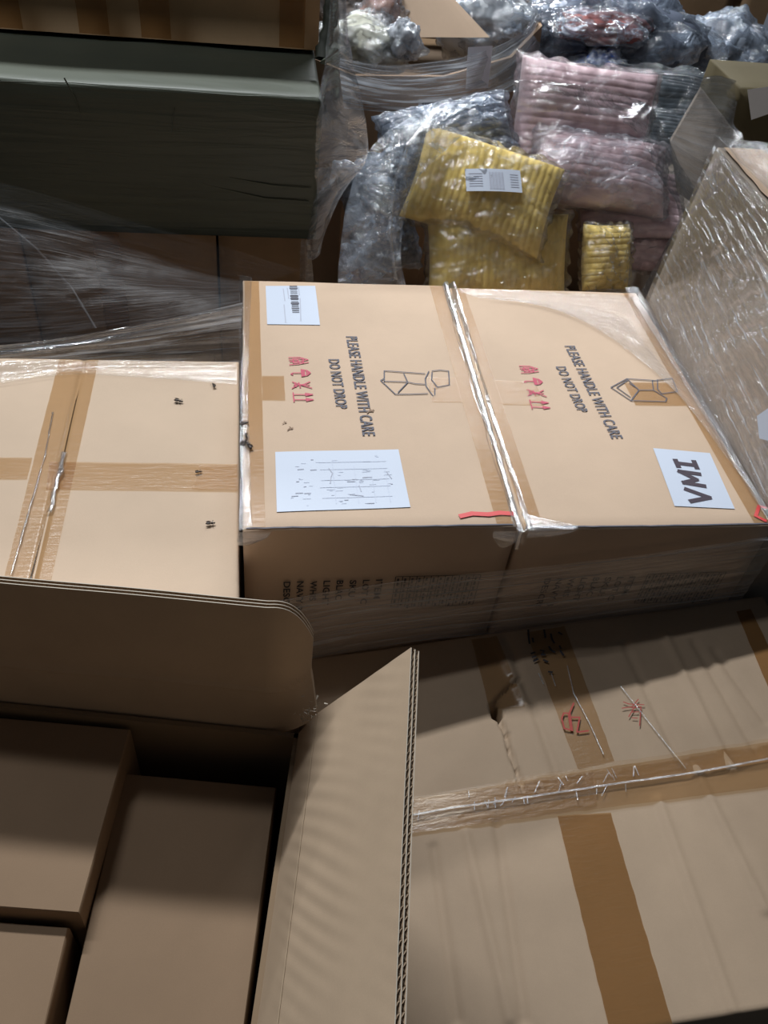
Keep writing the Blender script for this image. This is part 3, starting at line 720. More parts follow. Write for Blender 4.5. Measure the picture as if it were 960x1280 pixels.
# ==================================================================  stretch film
def sheet_film(name, rows, mat, label, amp=.004, fu=8, fv=40, n=(90, 50), seed=0, parent=None, fold=0., cat='plastic film'):
    """rows: list of rows of 3d control points; smooth interpolation, wrinkles along the rows"""
    R_, C_ = len(rows), len(rows[0])
    def cr(P, t):
        m_ = len(P)-1; x = min(t*m_, m_-1e-6); i = int(x); f = x-i
        p0 = P[max(i-1, 0)]; p1 = P[i]; p2 = P[i+1]; p3 = P[min(i+2, m_)]
        return .5*((2*p1)+(p2-p0)*f+(2*p0-5*p1+4*p2-p3)*f*f+(3*p1-p0-3*p2+p3)*f**3)
    rows = [[Vector(p) for p in r] for r in rows]
    def base(a, b): return cr([cr(r, a) for r in rows], b)
    UV = []
    lu = sum((rows[0][k+1]-rows[0][k]).length for k in range(C_-1)); lv = sum((rows[k+1][C_//2]-rows[k][C_//2]).length for k in range(R_-1))
    def fn(a, b):
        p = base(a, b); e = .01
        du = base(min(a+e, 1), b)-base(max(a-e, 0), b); dv = base(a, min(b+e, 1))-base(a, max(b-e, 0))
        n_ = du.cross(dv)
        n_ = n_.normalized() if n_.length > 1e-9 else Vector((0, 0, 1))
        U, V_ = a*lu, b*lv; UV.append((U, V_))
        d = nz(U*fu, V_*fv, 0, seed)+.5*abs(nz(U*fu*2, V_*fv*2.3, 1, seed))+.5*abs(nz(U*24, V_*24, 2, seed))
        return p+n_*(amp*d)
    V, F = grid(n[0], n[1], fn)
    o = mesh(name, V, F, mat, parent, smooth=True, uv=UV)
    if parent is None: tag(o, label, cat)
    elif label: o['label'] = label
    return o
Y = lambda u, v, y: at(u, v, 1, y)
Zp = lambda u, v, z: at(u, v, 2, z)
# band across the front of the printed cartons
sheet_film('stretch_film', [[Y(296, 762, -.03), Y(400, 742, -.025), Y(500, 727, -.02), Y(640, 712, -.018), Y(800, 694, -.018), Y(985, 668, -.018)],
    [Y(320, 790, -.03), Y(420, 770, -.025), Y(520, 757, -.02), Y(650, 742, -.018), Y(800, 722, -.018), Y(960, 700, -.018)],
    [Y(350, 835, -.03), Y(440, 815, -.024), Y(540, 800, -.020), Y(660, 788, -.018), Y(800, 768, -.018), Y(925, 752, -.018)]], FILM_BAND, 'grey band of stretched film across the front faces of the two printed cartons', amp=.0022, fu=3, fv=90, n=(120, 60), seed=1)
# bright rope line on its upper edge
def rope(name, pts, r, mat, label=None, seed=0, parent=None, cat='plastic film', seg=6, flat=.5, wr=.5):
    P = [Vector(p) for p in pts]; Q = []
    for k in range(len(P)-1):
        m_ = max(2, int((P[k+1]-P[k]).length/.006))
        for i in range(m_): Q.append(P[k].lerp(P[k+1], i/m_))
    Q.append(P[-1]); V = []; F = []; UV = []; acc = 0
    for k, p in enumerate(Q):
        d = (Q[min(k+1, len(Q)-1)]-Q[max(k-1, 0)]).normalized(); s = d.cross(Vector((0, 0, 1))); s = s.normalized() if s.length > .01 else Vector((1, 0, 0)); t = s.cross(d)
        if k: acc += (p-Q[k-1]).length
        for q in range(seg):
            a = 2*math.pi*q/seg; rr = r*(1+wr*nz(k*.35, q*1.7, 0, seed)+wr*nz(k*.9, q*2.3, 0, seed+5))
            V.append(p+s*math.cos(a)*rr+t*math.sin(a)*rr*flat); UV.append((acc, q*r))
    for k in range(len(Q)-1):
        for q in range(seg): F.append((k*seg+q, k*seg+(q+1) % seg, (k+1)*seg+(q+1) % seg, (k+1)*seg+q))
    o = mesh(name, V, F, mat, parent, smooth=True, uv=UV)
    if parent is None: tag(o, label, cat)
    return o
rope('film_ridge', [Y(300, 761, -.032), Y(400, 742, -.027), Y(450, 734, -.024), Y(505, 726, -.022)], .0011, FILM_GLINT, 'taut bright upper edge of the grey film band, near the open box', 90)
# gathered film in the seam between the two cartons
sheet_film('stretch_film', [[(.352, -.004, Z0+.006), (.3525, .2, Z0+.005), (.352, .4, Z0+.005), (.352, .604, Z0+.008)],
    [(.3625, -.008, Z0-.004), (.3625, .2, Z0-.004), (.3625, .4, Z0-.004), (.3625, .605, Z0-.003)],
    [(.376, -.008, Z0+.007), (.374, .2, Z0+.005), (.375, .4, Z0+.006), (.378, .604, Z0+.008)]], FILM_GATHER, 'crinkled clear film gathered in the seam between the two printed cartons', amp=.003, fu=14, fv=160, n=(200, 14), seed=2)
rope('stretch_film', [(.361, -.014, Z0-.03), (.360, -.010, Z0+.003), (.3605, .1, Z0+.004), (.361, .35, Z0+.004), (.361, .6, Z0+.006), (.362, .615, Z0-.03)], .0035, FILM_GATHER, 'twisted cord of clear film running along the seam between the printed cartons', 3)
# left rim of carton A
sheet_film('wrap_film_edge', [[(-.005, -.006, Z0-.035), (-.0065, .2, Z0-.03), (-.0065, .4, Z0-.03), (-.005, .604, Z0-.03)],
    [(-.006, -.005, Z0+.002), (-.006, .2, Z0+.002), (-.006, .4, Z0+.002), (-.006, .606, Z0+.003)],
    [(.003, -.002, Z0+.005), (.003, .2, Z0+.004), (.003, .4, Z0+.004), (.003, .604, Z0+.005)],
    [(.012, .002, Z0+.0032), (.008, .2, Z0+.0025), (.010, .4, Z0+.0025), (.016, .602, Z0+.0035)]], FILM_WRAP, 'glossy film edge over the left rim', amp=.0016, fu=12, fv=120, n=(160, 16), seed=4, parent=cA)
sheet_film('wrap_film_corner', [[(.325, -.007, Z0-.0015), (.345, -.007, Z0-.0015), (.363, -.009, Z0-.001)], [(.326, -.008, Z0-.012), (.345, -.010, Z0-.013), (.363, -.012, Z0-.010)],
    [(.333, -.008, Z0-.026), (.342, -.010, Z0-.032), (.356, -.012, Z0-.022)]], FILM_GATHER, 'loose tab of film at the front corner', amp=.002, fu=30, fv=60, n=(24, 20), seed=6, parent=cA)
sheet_film('wrap_film_corner', [[(-.006, -.006, Z0+.003), (.015, -.006, Z0+.003), (.035, -.004, Z0+.002)], [(-.008, -.009, Z0-.008), (.012, -.009, Z0-.008), (.03, -.007, Z0-.006)],
    [(-.007, -.008, Z0-.02), (.008, -.009, Z0-.018), (.022, -.008, Z0-.012)]], FILM_GATHER, None, amp=.002, fu=30, fv=60, n=(24, 20), seed=7, parent=cA)
# clear film over the back and right of carton B
zt = Z0+.0045
sheet_film('wrap_film_top', [[Zp(566, 360, .006), Zp(640, 362, .006), Zp(720, 366, .006), Zp(797, 369, .008)],
    [Zp(600, 372, .005), Zp(660, 378, .006), Zp(730, 392, .006), Zp(823, 412, .006)],
    [Zp(650, 374, .005), Zp(700, 388, .006), Zp(775, 425, .006), Zp(862, 470, .006)],
    [Zp(740, 385, .005), Zp(790, 425, .005), Zp(850, 495, .005), Zp(905, 545, .005)],
    [Zp(785, 400, .005), Zp(838, 470, .005), Zp(900, 560, .005), Zp(954, 628, .005)]], FILM_WRAP, 'sheer film over the rear and right rim', amp=.0022, fu=10, fv=80, n=(90, 60), seed=8, parent=cB)
sheet_film('wrap_film_corner', [[Zp(652, 640, .004), Zp(680, 648, .004), Zp(720, 656, .004)], [(.37, -.011, Z0+.003), (.40, -.011, Z0+.003), (.44, -.009, Z0+.002)], [(.37, -.012, Z0-.012), (.40, -.012, Z0-.010), (.43, -.011, Z0-.004)]], FILM_GATHER, None, amp=.002, fu=20, fv=60, n=(30, 16), seed=9, parent=cB)
sheet_film('wrap_film_rim', [[(.727, 0, Z0-.02), (.7255, .2, Z0-.02), (.7265, .4, Z0-.02), (.727, .59, Z0-.02)], [(.7265, 0, Z0+.005), (.727, .2, Z0+.006), (.7275, .4, Z0+.006), (.727, .597, Z0+.008)], [(.716, 0, Z0+.005), (.712, .2, Z0+.005), (.708, .4, Z0+.005), (.70, .597, Z0+.006)]], FILM_GATHER, None, amp=.0012, fu=12, fv=120, n=(140, 12), seed=10, parent=cB)
# band behind the pale carton
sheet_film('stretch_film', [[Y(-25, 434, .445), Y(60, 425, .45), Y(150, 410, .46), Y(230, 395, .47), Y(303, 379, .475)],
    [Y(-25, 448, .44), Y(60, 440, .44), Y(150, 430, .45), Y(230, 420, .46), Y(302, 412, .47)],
    [Y(-25, 468, .436), Y(60, 463, .436), Y(150, 457, .437), Y(230, 456, .44), Y(301, 455, .447)]], FILM_GLINT, 'bright stretched film band behind the wide pale carton', amp=.004, fu=4, fv=90, n=(120, 36), seed=11)
sheet_film('wrap_film_top', [[Zp(-25, 452, zc+.006), Zp(60, 450, zc+.006), Zp(150, 450, zc+.006), Zp(294, 452, zc+.006)],
    [Zp(-25, 476, zc+.009), Zp(60, 466, zc+.008), Zp(110, 462, zc+.007), Zp(296, 462, zc+.006)],
    [Zp(-25, 484, zc+.004), Zp(60, 472, zc+.004), Zp(110, 468, zc+.004), Zp(296, 480, zc+.003)]], FILM_WRAP, 'sheer film folded over the rear rim', amp=.002, fu=14, fv=60, n=(120, 24), seed=12, parent=cC)
rope('film_ridge', [Zp(66, 515, zc+.003), Zp(56, 570, zc+.003), Zp(44, 612, zc+.003), Zp(27, 670, zc+.003), Zp(14, 718, zc+.003)], .0011, FILM_GATHER, None, 13, cC, wr=.9)
rope('film_ridge', [Zp(80, 565, zc+.004), Zp(74, 590, zc+.006), Zp(68, 615, zc+.004), Zp(62, 640, zc+.003)], .003, FILM_GATHER, None, 14, cC, wr=1.2)
# sheer sheet hanging before the bale
sheet_film('stretch_film', [[Y(-20, 222, .72), Y(60, 243, .715), Y(150, 272, .71), Y(260, 303, .70), Y(374, 338, .69)],
    [Y(-20, 300, .62), Y(70, 312, .62), Y(160, 330, .62), Y(250, 345, .63), Y(330, 352, .64)],
    [Y(-20, 380, .53), Y(70, 378, .53), Y(160, 372, .54), Y(240, 366, .55), Y(302, 362, .57)],
    [Y(-20, 450, .455), Y(70, 440, .46), Y(160, 425, .47), Y(240, 405, .48), Y(303, 385, .49)]], FILM_DARK, 'sheer dark sheet of film hanging over the gap below the green bale', amp=.004, fu=5, fv=16, n=(90, 60), seed=15)
rope('film_ridge', [Y(-5, 268, .66), Y(45, 310, .62), Y(90, 360, .57), Y(120, 410, .50)], .002, FILM_DARK, 'thin fold line in the sheer film below the bale', 16)
# hanging curtain at the end of the bale
sheet_film('stretch_film', [[Y(412, -8, .77), Y(422, -8, .75), Y(432, -8, .76)], [Y(402, 70, .76), Y(424, 60, .735), Y(438, 70, .75)], [Y(397, 130, .75), Y(424, 125, .725), Y(452, 130, .74)],
    [Y(394, 200, .75), Y(425, 190, .725), Y(460, 195, .735)], [Y(388, 260, .75), Y(410, 250, .73), Y(432, 238, .735)], [Y(384, 305, .75), Y(396, 300, .74), Y(408, 290, .74)], [Y(386, 322, .75), Y(392, 325, .745), Y(400, 318, .745)]], FILM_CURT, 'bunched clear film hanging down beside the right end of the green bale', amp=.010, fu=34, fv=8, n=(50, 120), seed=17)
sheet_film('stretch_film', [[Y(376, 298, .76), Y(381, 300, .755), Y(386, 300, .76)], [Y(374, 325, .76), Y(382, 325, .75), Y(390, 325, .76)], [Y(374, 352, .76), Y(382, 352, .75), Y(392, 352, .76)]], FILM_GATHER, 'short bright film end below the right corner of the green bale', amp=.004, fu=40, fv=10, n=(16, 30), seed=18)
# dark twist of wrapping at the corner of the box above
rope('twisted_cord', [Y(404, 78, .80), Y(412, 72, .78), Y(420, 62, .76)], .006, GREEN, 'short dark twist of cloth at the bale corner', 19, cat='cord')
rope('twisted_cord', [Y(413, 0, .90), Y(412, 30, .88), Y(404, 60, .86), Y(402, 74, .84)], .012, DGREEN, 'dark crumpled cloth hanging at the corner of the taped brown box', 20, cat='cord')

# ==================================================================  bagged cushions
def ribbed(name, col, var=.06):
    m, nt, out = newmat(name); L = nt.links.new
    b = N(nt, 'ShaderNodeBsdfPrincipled'); b.inputs['Roughness'].default_value = .85; b.inputs['Specular IOR Level'].default_value = .1
    b.inputs['Sheen Weight'].default_value = .2
    tc = N(nt, 'ShaderNodeTexCoord'); n1 = N(nt, 'ShaderNodeTexNoise'); n1.inputs['Scale'].default_value = 45; n1.inputs['Detail'].default_value = 6; L(tc.outputs['Object'], n1.inputs[0])
    mr = N(nt, 'ShaderNodeMapRange'); mr.inputs[3].default_value = 1-var*2; mr.inputs[4].default_value = 1+var*2; L(n1.outputs['Fac'], mr.inputs[0])
    vm = N(nt, 'ShaderNodeVectorMath', operation='SCALE'); vm.inputs[0].default_value = col; L(mr.outputs[0], vm.inputs['Scale']); L(vm.outputs[0], b.inputs['Base Color'])
    bp = N(nt, 'ShaderNodeBump'); bp.inputs['Strength'].default_value = .5; bp.inputs['Distance'].default_value = .002; L(n1.outputs['Fac'], bp.inputs['Height']); L(bp.outputs[0], b.inputs['Normal'])
    L(b.outputs[0], out.inputs[0]); return m
PINK = ribbed('pink_corduroy', (.62, .45, .48)); YEL = ribbed('yellow_corduroy', (.80, .60, .19)); GREYB = ribbed('blue_grey_corduroy', (.20, .23, .29)); DKG = ribbed('charcoal_corduroy', (.055, .07, .085))
def cushion_parts(root, w_, h_, t_, rot, mat, bagmat, ribs=13, ribdir='x', seed=0, droop=0., bag=1.07, fluff=.55, bagname='polybag'):
    R_ = Euler(rot).to_matrix(); c = Vector(root.location)+Vector((0, 0, 0)); n = 110
    ctr = root['_c']; C0 = Vector(ctr)
    def shape(a, b, side, k, th, wr):
        e = max(0, (1-abs(a)**3)*(1-abs(b)**3))**fluff
        x = a*w_/2*k*(1-.07*(1-b*b)*0+.0)*(1-.05*(1-abs(b)**2)*abs(a)); y = b*h_/2*k*(1-.05*(1-abs(a)**2)*abs(b))
        z = side*(t_/2*th)*e
        z += .10*t_*nz(a*2, b*2, side, seed)*e
        z -= droop*(a*a*.3+(max(0, -b))**2)
        if wr:
            z += side*wr*(abs(nz(a*5, b*5, side*3, seed))+.6*abs(nz(a*13, b*11, side, seed+1)))
            x += wr*nz(a*6, b*6, side, seed+2); y += wr*nz(a*6, b*6, side, seed+3)
        else:
            q = b if ribdir == 'x' else a
            z += side*.0032*.9*(abs(math.sin(q*ribs*math.pi/2+.3*nz(a*2, b*2, 0, seed)))**.45-.5)*min(1, e*4)
        return C0+R_@Vector((x, y, z))
    def build(nm, k, th, wr, m, n):
        V = []; F = []; idx = {}
        for side in (1, -1):
            for j in range(n+1):
                for i in range(n+1):
                    if side == -1 and (i in (0, n) or j in (0, n)): idx[(side, i, j)] = idx[(1, i, j)]; continue
                    idx[(side, i, j)] = len(V); V.append(shape(-1+2*i/n, -1+2*j/n, side, k, th, wr))
            for j in range(n):
                for i in range(n):
                    f = (idx[(side, i, j)], idx[(side, i+1, j)], idx[(side, i+1, j+1)], idx[(side, i, j+1)]); F.append(f if side == 1 else f[::-1])
        return mesh(nm, V, F, m, root, smooth=True)
    build('cushion', 1, 1, 0, mat, n)
    if bagmat: build(bagname, bag, 1.10, .010, bagmat, 60)
def cushion(label, c, w_, h_, t_, rot, mat, bagmat=None, **kw):
    bagmat = bagmat or FILM_BAG
    c = Vector(c); root = empty('bagged_cushion', (c.x, c.y, c.z-t_/2), label, 'cushion', 'corduroy cushions in clear plastic bags')
    root['_c'] = tuple(c); cushion_parts(root, w_, h_, t_, rot, mat, bagmat, **kw); del root['_c']; return root
D2 = math.radians
cushion('pink corduroy cushion at the top of the bagged pile', Y(726, 156, .98), .285, .22, .13, (D2(66), D2(3), D2(-3)), PINK, ribs=15, seed=1, fluff=.4)
cushion('pink cushion under milky plastic, below the top pink one', Y(750, 216, .88), .28, .15, .10, (D2(40), D2(4), D2(-4)), PINK, FILM_BAGW, ribs=9, seed=2)
cushion('folded pink cushion, third down in the bagged pile', Y(788, 258, .87), .23, .15, .05, (D2(30), D2(-3), D2(0)), PINK, ribs=9, seed=3)
cushion('lowest pink cushion, right of the small yellow one', Y(788, 295, .86), .20, .15, .07, (D2(45), D2(0), D2(0)), PINK, ribs=10, seed=4)
ylw = cushion('yellow corduroy cushion with a white barcode sticker on its bag', Y(604, 238, .80), .28, .18, .06, (D2(42), D2(8), D2(-17)), YEL, ribs=21, ribdir='y', seed=5, droop=.015, fluff=.4)
cushion('yellow cushion below the stickered one, behind the printed cartons', Y(622, 328, .745), .29, .19, .09, (D2(54), D2(0), D2(2)), YEL, ribs=21, ribdir='y', seed=6)
cushion('small yellow cushion end, right of the other yellow cushions', Y(757, 322, .76), .10, .13, .08, (D2(58), D2(0), D2(6)), YEL, ribs=11, ribdir='x', seed=7)
cushion('blue-grey cushion in a shiny bag, upper left of the pile', Y(560, 172, .93), .26, .13, .09, (D2(44), D2(-12), D2(6)), GREYB, FILM_BLUE, ribs=9, seed=8)
cushion('grey cushion standing at the lower left of the pile', Y(474, 270, .88), .13, .22, .10, (D2(60), D2(-10), D2(14)), GREYB, FILM_BLUE, ribs=11, seed=9)
cushion('dark grey cushion sunk between the blue-grey and yellow ones', Y(535, 218, .90), .14, .10, .06, (D2(45), 0, D2(10)), DKG, FILM_BAG, ribs=7, seed=10)
# barcode sticker on the yellow cushion bag
yc = Y(604, 238, .80); nrm = Euler((D2(42), D2(8), D2(-17))).to_matrix()@Vector((0, 0, 1))
def onp(u, v):
    d = ray(u, v); q = yc+nrm*.040; return CAM+d*((q-CAM).dot(nrm)/d.dot(nrm))
sp = [onp(581, 211), onp(650, 213), onp(653, 241), onp(583, 239)]
def stq(a, b, off=0): return (sp[0]*(1-a)+sp[1]*a)*(1-b)+(sp[3]*(1-a)+sp[2]*a)*b+nrm*(off+.004*math.sin(a*3.1))
V, F = grid(8, 4, lambda a, b: stq(a, b)); st = mesh('barcode_sticker', V, [f[::-1] for f in F], PAPER, ylw)
V = []; F = []
for k in range(14):
    a0 = .42+.019*k; wd = .009 if k % 3 else .014
    for (b0, b1) in ((.14, .90),):
        i0 = len(V); V += [stq(a0, b0, .0006), stq(a0+wd, b0, .0006), stq(a0+wd, b1, .0006), stq(a0, b1, .0006)]; F.append((i0+3, i0+2, i0+1, i0))
for k in range(6):
    b0 = .2+.11*k
    for (a0, a1) in ((.06, .30), (.80, .95)):
        i0 = len(V); V += [stq(a0, b0, .0006), stq(a1, b0, .0006), stq(a1, b0+.03, .0006), stq(a0, b0+.03, .0006)]; F.append((i0+3, i0+2, i0+1, i0))
mesh('barcode', V, F, INKP, st)
# film sack around the pile
sheet_film('plastic_sack', [[Y(560, 128, .90), Y(500, 155, .84), Y(462, 190, .80), Y(436, 245, .76), Y(424, 330, .70), Y(424, 368, .66)],
    [Y(580, 140, .86), Y(530, 165, .81), Y(500, 200, .77), Y(482, 250, .72), Y(476, 320, .68), Y(476, 368, .65)],
    [Y(600, 150, .88), Y(560, 185, .82), Y(524, 220, .77), Y(506, 270, .72), Y(500, 320, .68), Y(510, 368, .65)]], FILM_BLUE, 'bluish crinkled sack film round the left side of the cushion pile', amp=.009, fu=10, fv=22, n=(120, 60), seed=21)
sheet_film('plastic_sack', [[Y(640, 100, .90), Y(700, 102, .89), Y(790, 120, .90), Y(822, 140, .88), Y(845, 190, .86), Y(880, 260, .84), Y(850, 330, .80), Y(825, 375, .72)],
    [Y(645, 140, .88), Y(700, 140, .86), Y(770, 150, .86), Y(800, 170, .84), Y(822, 210, .81), Y(850, 265, .79), Y(825, 320, .76), Y(800, 370, .70)]], FILM_BAG, 'clear sack film round the right side of the cushion pile', amp=.010, fu=12, fv=22, n=(140, 40), seed=22)
rope('film_ridge', [Y(548, 135, .88), Y(510, 180, .82), Y(492, 230, .76), Y(487, 290, .70), Y(495, 350, .67)], .0035, FILM_GATHER, 'pale folded ridge of the sack film left of the cushions', 23)
simple_carton(.27, .89, .70, 1.20, 0, Z0-.36, 'brown carton carrying the pile of bagged cushions', K_DARK, 74)

# ==================================================================  big round-sided container at the back
rim = [Vector((x, y, 0)) for x, y in ((.10, 1.34), (.24, 1.22), (.44, 1.22), (.60, 1.28), (.70, 1.42), (.72, 1.70), (.62, 1.92), (.25, 1.95), (.10, 1.75))]
zr = [.145, .135, .145, .175, .205, .21, .20, .18, .16]
con = empty('octagonal_cardboard_bin', (.41, 1.58, 0), 'bulging octagonal cardboard bin full of wrapped goods, back centre', 'box')
K_BIN = paper('kraft_bin', (.33, .22, .14), .10)
nR = len(rim)
def rimp(t):
    x = (t % 1)*nR; i = int(x); f = x-i; f = f*f*(3-2*f)*.35+f*.65; return rim[i % nR].lerp(rim[(i+1) % nR], f), (zr[i % nR]*(1-f)+zr[(i+1) % nR]*f)+Z0
cenb = Vector((.41, 1.58, 0))
def binw(a, b, inset=0):
    p, z = rimp(a); o = (p-cenb).normalized(); q = p+o*(.02*math.sin(math.pi*min(1, b*1.3))-inset); return (q.x, q.y, z*(1-b)+.002)
V1, F1 = grid(144, 16, lambda a, b: binw(a, b)); V2, _ = grid(144, 16, lambda a, b: binw(a, b, .008))
k = len(V1); F = [f[::-1] for f in F1]+[tuple(i+k for i in f) for f in F1]+[(i, i+1, i+1+k, i+k) for i in range(144)]
mesh('side_wall', V1+V2, F, K_BIN, con)
def pxw(pts, y): return [Y(u, v, y) for u, v in pts]
mesh('shipping_label', [Y(585, 59, 1.185), Y(616, 57, 1.19), Y(610, 110, 1.19), Y(582, 112, 1.185)], [(3, 2, 1, 0)], PAPER2, con)
mesh('shipping_label', [Y(524, 124, 1.18), Y(552, 128, 1.18), Y(548, 150, 1.18), Y(520, 148, 1.18)], [(3, 2, 1, 0)], PAPER2, con)
V = []; F = []
for k_ in range(7):
    a = .08+.13*k_
    i0 = len(V); p0 = Y(526+24*a, 126+4*a, 1.178); p1 = Y(528.5+24*a, 126+4*a, 1.178); p2 = Y(527.5+24*a, 134+4*a, 1.178); p3 = Y(525+24*a, 134+4*a, 1.178); V += [p0, p1, p2, p3]; F.append((i0+3, i0+2, i0+1, i0))
mesh('barcode', V, F, INK2, con)
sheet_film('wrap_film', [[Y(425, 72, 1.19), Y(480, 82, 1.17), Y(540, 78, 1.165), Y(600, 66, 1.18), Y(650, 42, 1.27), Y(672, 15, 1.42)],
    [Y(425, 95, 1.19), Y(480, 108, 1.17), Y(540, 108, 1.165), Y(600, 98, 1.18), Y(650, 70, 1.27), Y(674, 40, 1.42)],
    [Y(430, 135, 1.18), Y(480, 140, 1.165), Y(540, 142, 1.16), Y(600, 130, 1.175), Y(650, 110, 1.25), Y(676, 90, 1.4)]], FILM_GLINT, 'shiny film wound round the bin', amp=.006, fu=4, fv=40, n=(140, 40), seed=24, parent=con)
# inner raised flap
V, F = grid(10, 10, lambda a, b: (Y(490, 48, 1.36)*(1-a)+Y(612, 46, 1.36)*a)*(1-b)+(Y(488, -25, 1.42)*(1-a)+Y(560, -10, 1.42)*a)*b+Vector((0, .004*math.sin(a*5), 0)))
mesh('raised_flap', V, F, K_LIGHT, con)
# goods in the bin
def parcel(label, c, size, seed, col, bag=FILM_BLUE, rot=0, grp=None, amp=.28, name='bagged_goods'):
    r_ = empty(name, (c[0], c[1], c[2]-size[2]), label, 'bag', grp)
    lump('contents', c, size, seed, plain('goods', col, .7, .2, .25, 18), r_, amp=amp, freq=3, rot=rot, res=56)
    lump('bag_film', c, [s*1.10 for s in size], seed, bag, r_, amp=amp*1.25, freq=3.6, rot=rot, res=90)
    return r_
gb = 'plastic-bagged goods inside the octagonal bin'
parcel('crumpled clear bag at the near left of the octagonal bin', Y(458, 55, 1.36), (.10, .08, .05), 1.3, (.5, .5, .42), FILM_BAGW, grp=gb)
parcel('small bag with pinkish goods beside the raised flap of the bin', Y(480, 24, 1.42), (.055, .05, .06), 2.3, (.42, .25, .2), FILM_BAGW, grp=gb)
parcel('silvery bag at the right inside the bin, behind the flap', Y(605, 28, 1.50), (.13, .10, .07), 3.3, (.42, .44, .46), FILM_BLUE, grp=gb)
parcel('dark bag far back in the bin', Y(560, -5, 1.70), (.16, .10, .08), 4.3, (.10, .10, .10), FILM_BAG, grp=gb)
parcel('dark bag at the far left of the bin', Y(430, 0, 1.70), (.14, .10, .08), 5.3, (.12, .10, .09), FILM_BAG, grp=gb)
parcel('small pale pouch leaning on the raised flap of the bin', Y(504, 50, 1.31), (.035, .03, .035), 6.3, (.55, .58, .62), FILM_BLUE, grp=gb)
simple_carton(.14, .68, 1.33, 1.87, .002, Z0+.03, 'hidden packing carton deep inside the octagonal bin', K_DARK, 75)

# ==================================================================  bags heaped at the back right
gh = 'big shiny bags heaped at the back right'
parcel('large bluish bag with red and dark goods showing, back right', Y(762, 62, 1.56), (.25, .13, .13), 7.7, (.12, .14, .19), FILM_BLUE, rot=.1, grp=gh, amp=.22)
parcel('rounded shiny bag at the right end of the heap', Y(900, 72, 1.76), (.15, .12, .10), 8.1, (.20, .23, .28), FILM_BLUE, rot=.3, grp=gh, amp=.22)
parcel('flat shiny bag draped over the top of the heap', Y(690, 18, 1.86), (.22, .12, .06), 9.1, (.40, .43, .48), FILM_BLUE, grp=gh)
parcel('red patterned garment in clear plastic on top of the heap', Y(752, 34, 1.46), (.11, .07, .035), 9.9, (.24, .085, .08), FILM_BLUE, grp=gh)
parcel('blue garment in clear plastic at the front of the heap', Y(748, 88, 1.40), (.06, .05, .045), 10.9, (.04, .10, .35), FILM_BAGW, grp=gh)
V, F = grid(4, 3, lambda a, b: (Y(668, 82, 1.34)*(1-a)+Y(708, 76, 1.34)*a)*(1-b)+(Y(672, 100, 1.335)*(1-a)+Y(712, 92, 1.335)*a)*b)
tag(mesh('shipping_label', V, F, PAPER), 'loose white label on the left flank of the shiny heap', 'label')
cushion('charcoal ribbed cushion below the shiny heap', Y(800, 130, 1.31), .40, .18, .10, (D2(35), 0, D2(-4)), DKG, FILM_BAG, ribs=15, seed=31)
cushion('dark ribbed cushion lowest under the shiny heap', Y(812, 178, 1.20), .36, .15, .08, (D2(35), 0, D2(-4)), DKG, FILM_BAG, ribs=13, seed=32)
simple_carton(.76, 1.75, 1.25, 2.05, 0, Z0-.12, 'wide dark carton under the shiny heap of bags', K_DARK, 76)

# ==================================================================  open carton with raised flap, far right
bx = empty('open_carton', (1.08, 1.08, 0), 'open carton with a triangular raised flap behind the tall wrapped carton', 'box')
carton_body(.90, 1.45, .78, 1.20, 0, lambda x, y: Z0+.02, K_GREY, bx, res=.05, seed=80)
def prism(name, pts, d, mat, parent):
    n = len(pts); V = list(pts)+[p+Vector(d) for p in pts]; F = [tuple(range(n)), tuple(range(2*n-1, n-1, -1))]+[(i, (i+1) % n, (i+1) % n+n, i+n) for i in range(n)]
    return mesh(name, V, F, mat, parent)
fl = prism('raised_flap', [Y(876, 112, .99), Y(838, 178, .93), Y(884, 205, .90), Y(925, 176, .93)], (0, .006, .004), K_GREY, bx)
prism('side_panel', [Y(838, 178, .93), Y(884, 205, .90), Y(876, 262, .86), Y(846, 240, .88)], (0, .006, .004), K_GREY, bx)
V = []; F = []
for k in range(5):
    t = .12+.16*k; a = Y(876, 114, .988).lerp(Y(925, 176, .928), t*.9+.05); b = Y(838, 178, .928).lerp(Y(884, 205, .898), t*.9+.05)
    e = Vector((.004, 0, .0)); i0 = len(V); V += [a-Vector((0, .003, 0)), b-Vector((0, .003, 0)), b+e-Vector((0, .003, 0)), a+e-Vector((0, .003, 0))]; F.append((i0, i0+1, i0+2, i0+3))
sheet_film('wrap_film', [[Y(868, 98, .97), Y(900, 95, 1.0), Y(925, 104, 1.02)], [Y(855, 140, .93), Y(900, 140, .94), Y(918, 150, .95)], [Y(838, 182, .90), Y(888, 205, .88), Y(930, 175, .90)], [Y(850, 235, .86), Y(884, 255, .85), Y(915, 230, .86)]], FILM_GATHER, None, amp=.006, fu=18, fv=18, n=(40, 50), seed=33, parent=bx)
OLIVE = paper('olive_brown', (.085, .068, .035), .1)
ol = empty('olive_carton', (1.2, 1.05, Z0+.02), 'olive-brown carton with a pale label, behind the raised flap', 'box')
carton_body(Y(905, 150, 1.0).x, 1.45, .985, 1.15, Z0+.022, lambda x, y: Y(930, 106, 1.0).z, OLIVE, ol, res=.04, seed=81)
mesh('shipping_label', [Y(934, 112, .978), Y(962, 108, .978), Y(962, 142, .978), Y(939, 150, .978)], [(3, 2, 1, 0)], PAPER2, ol)

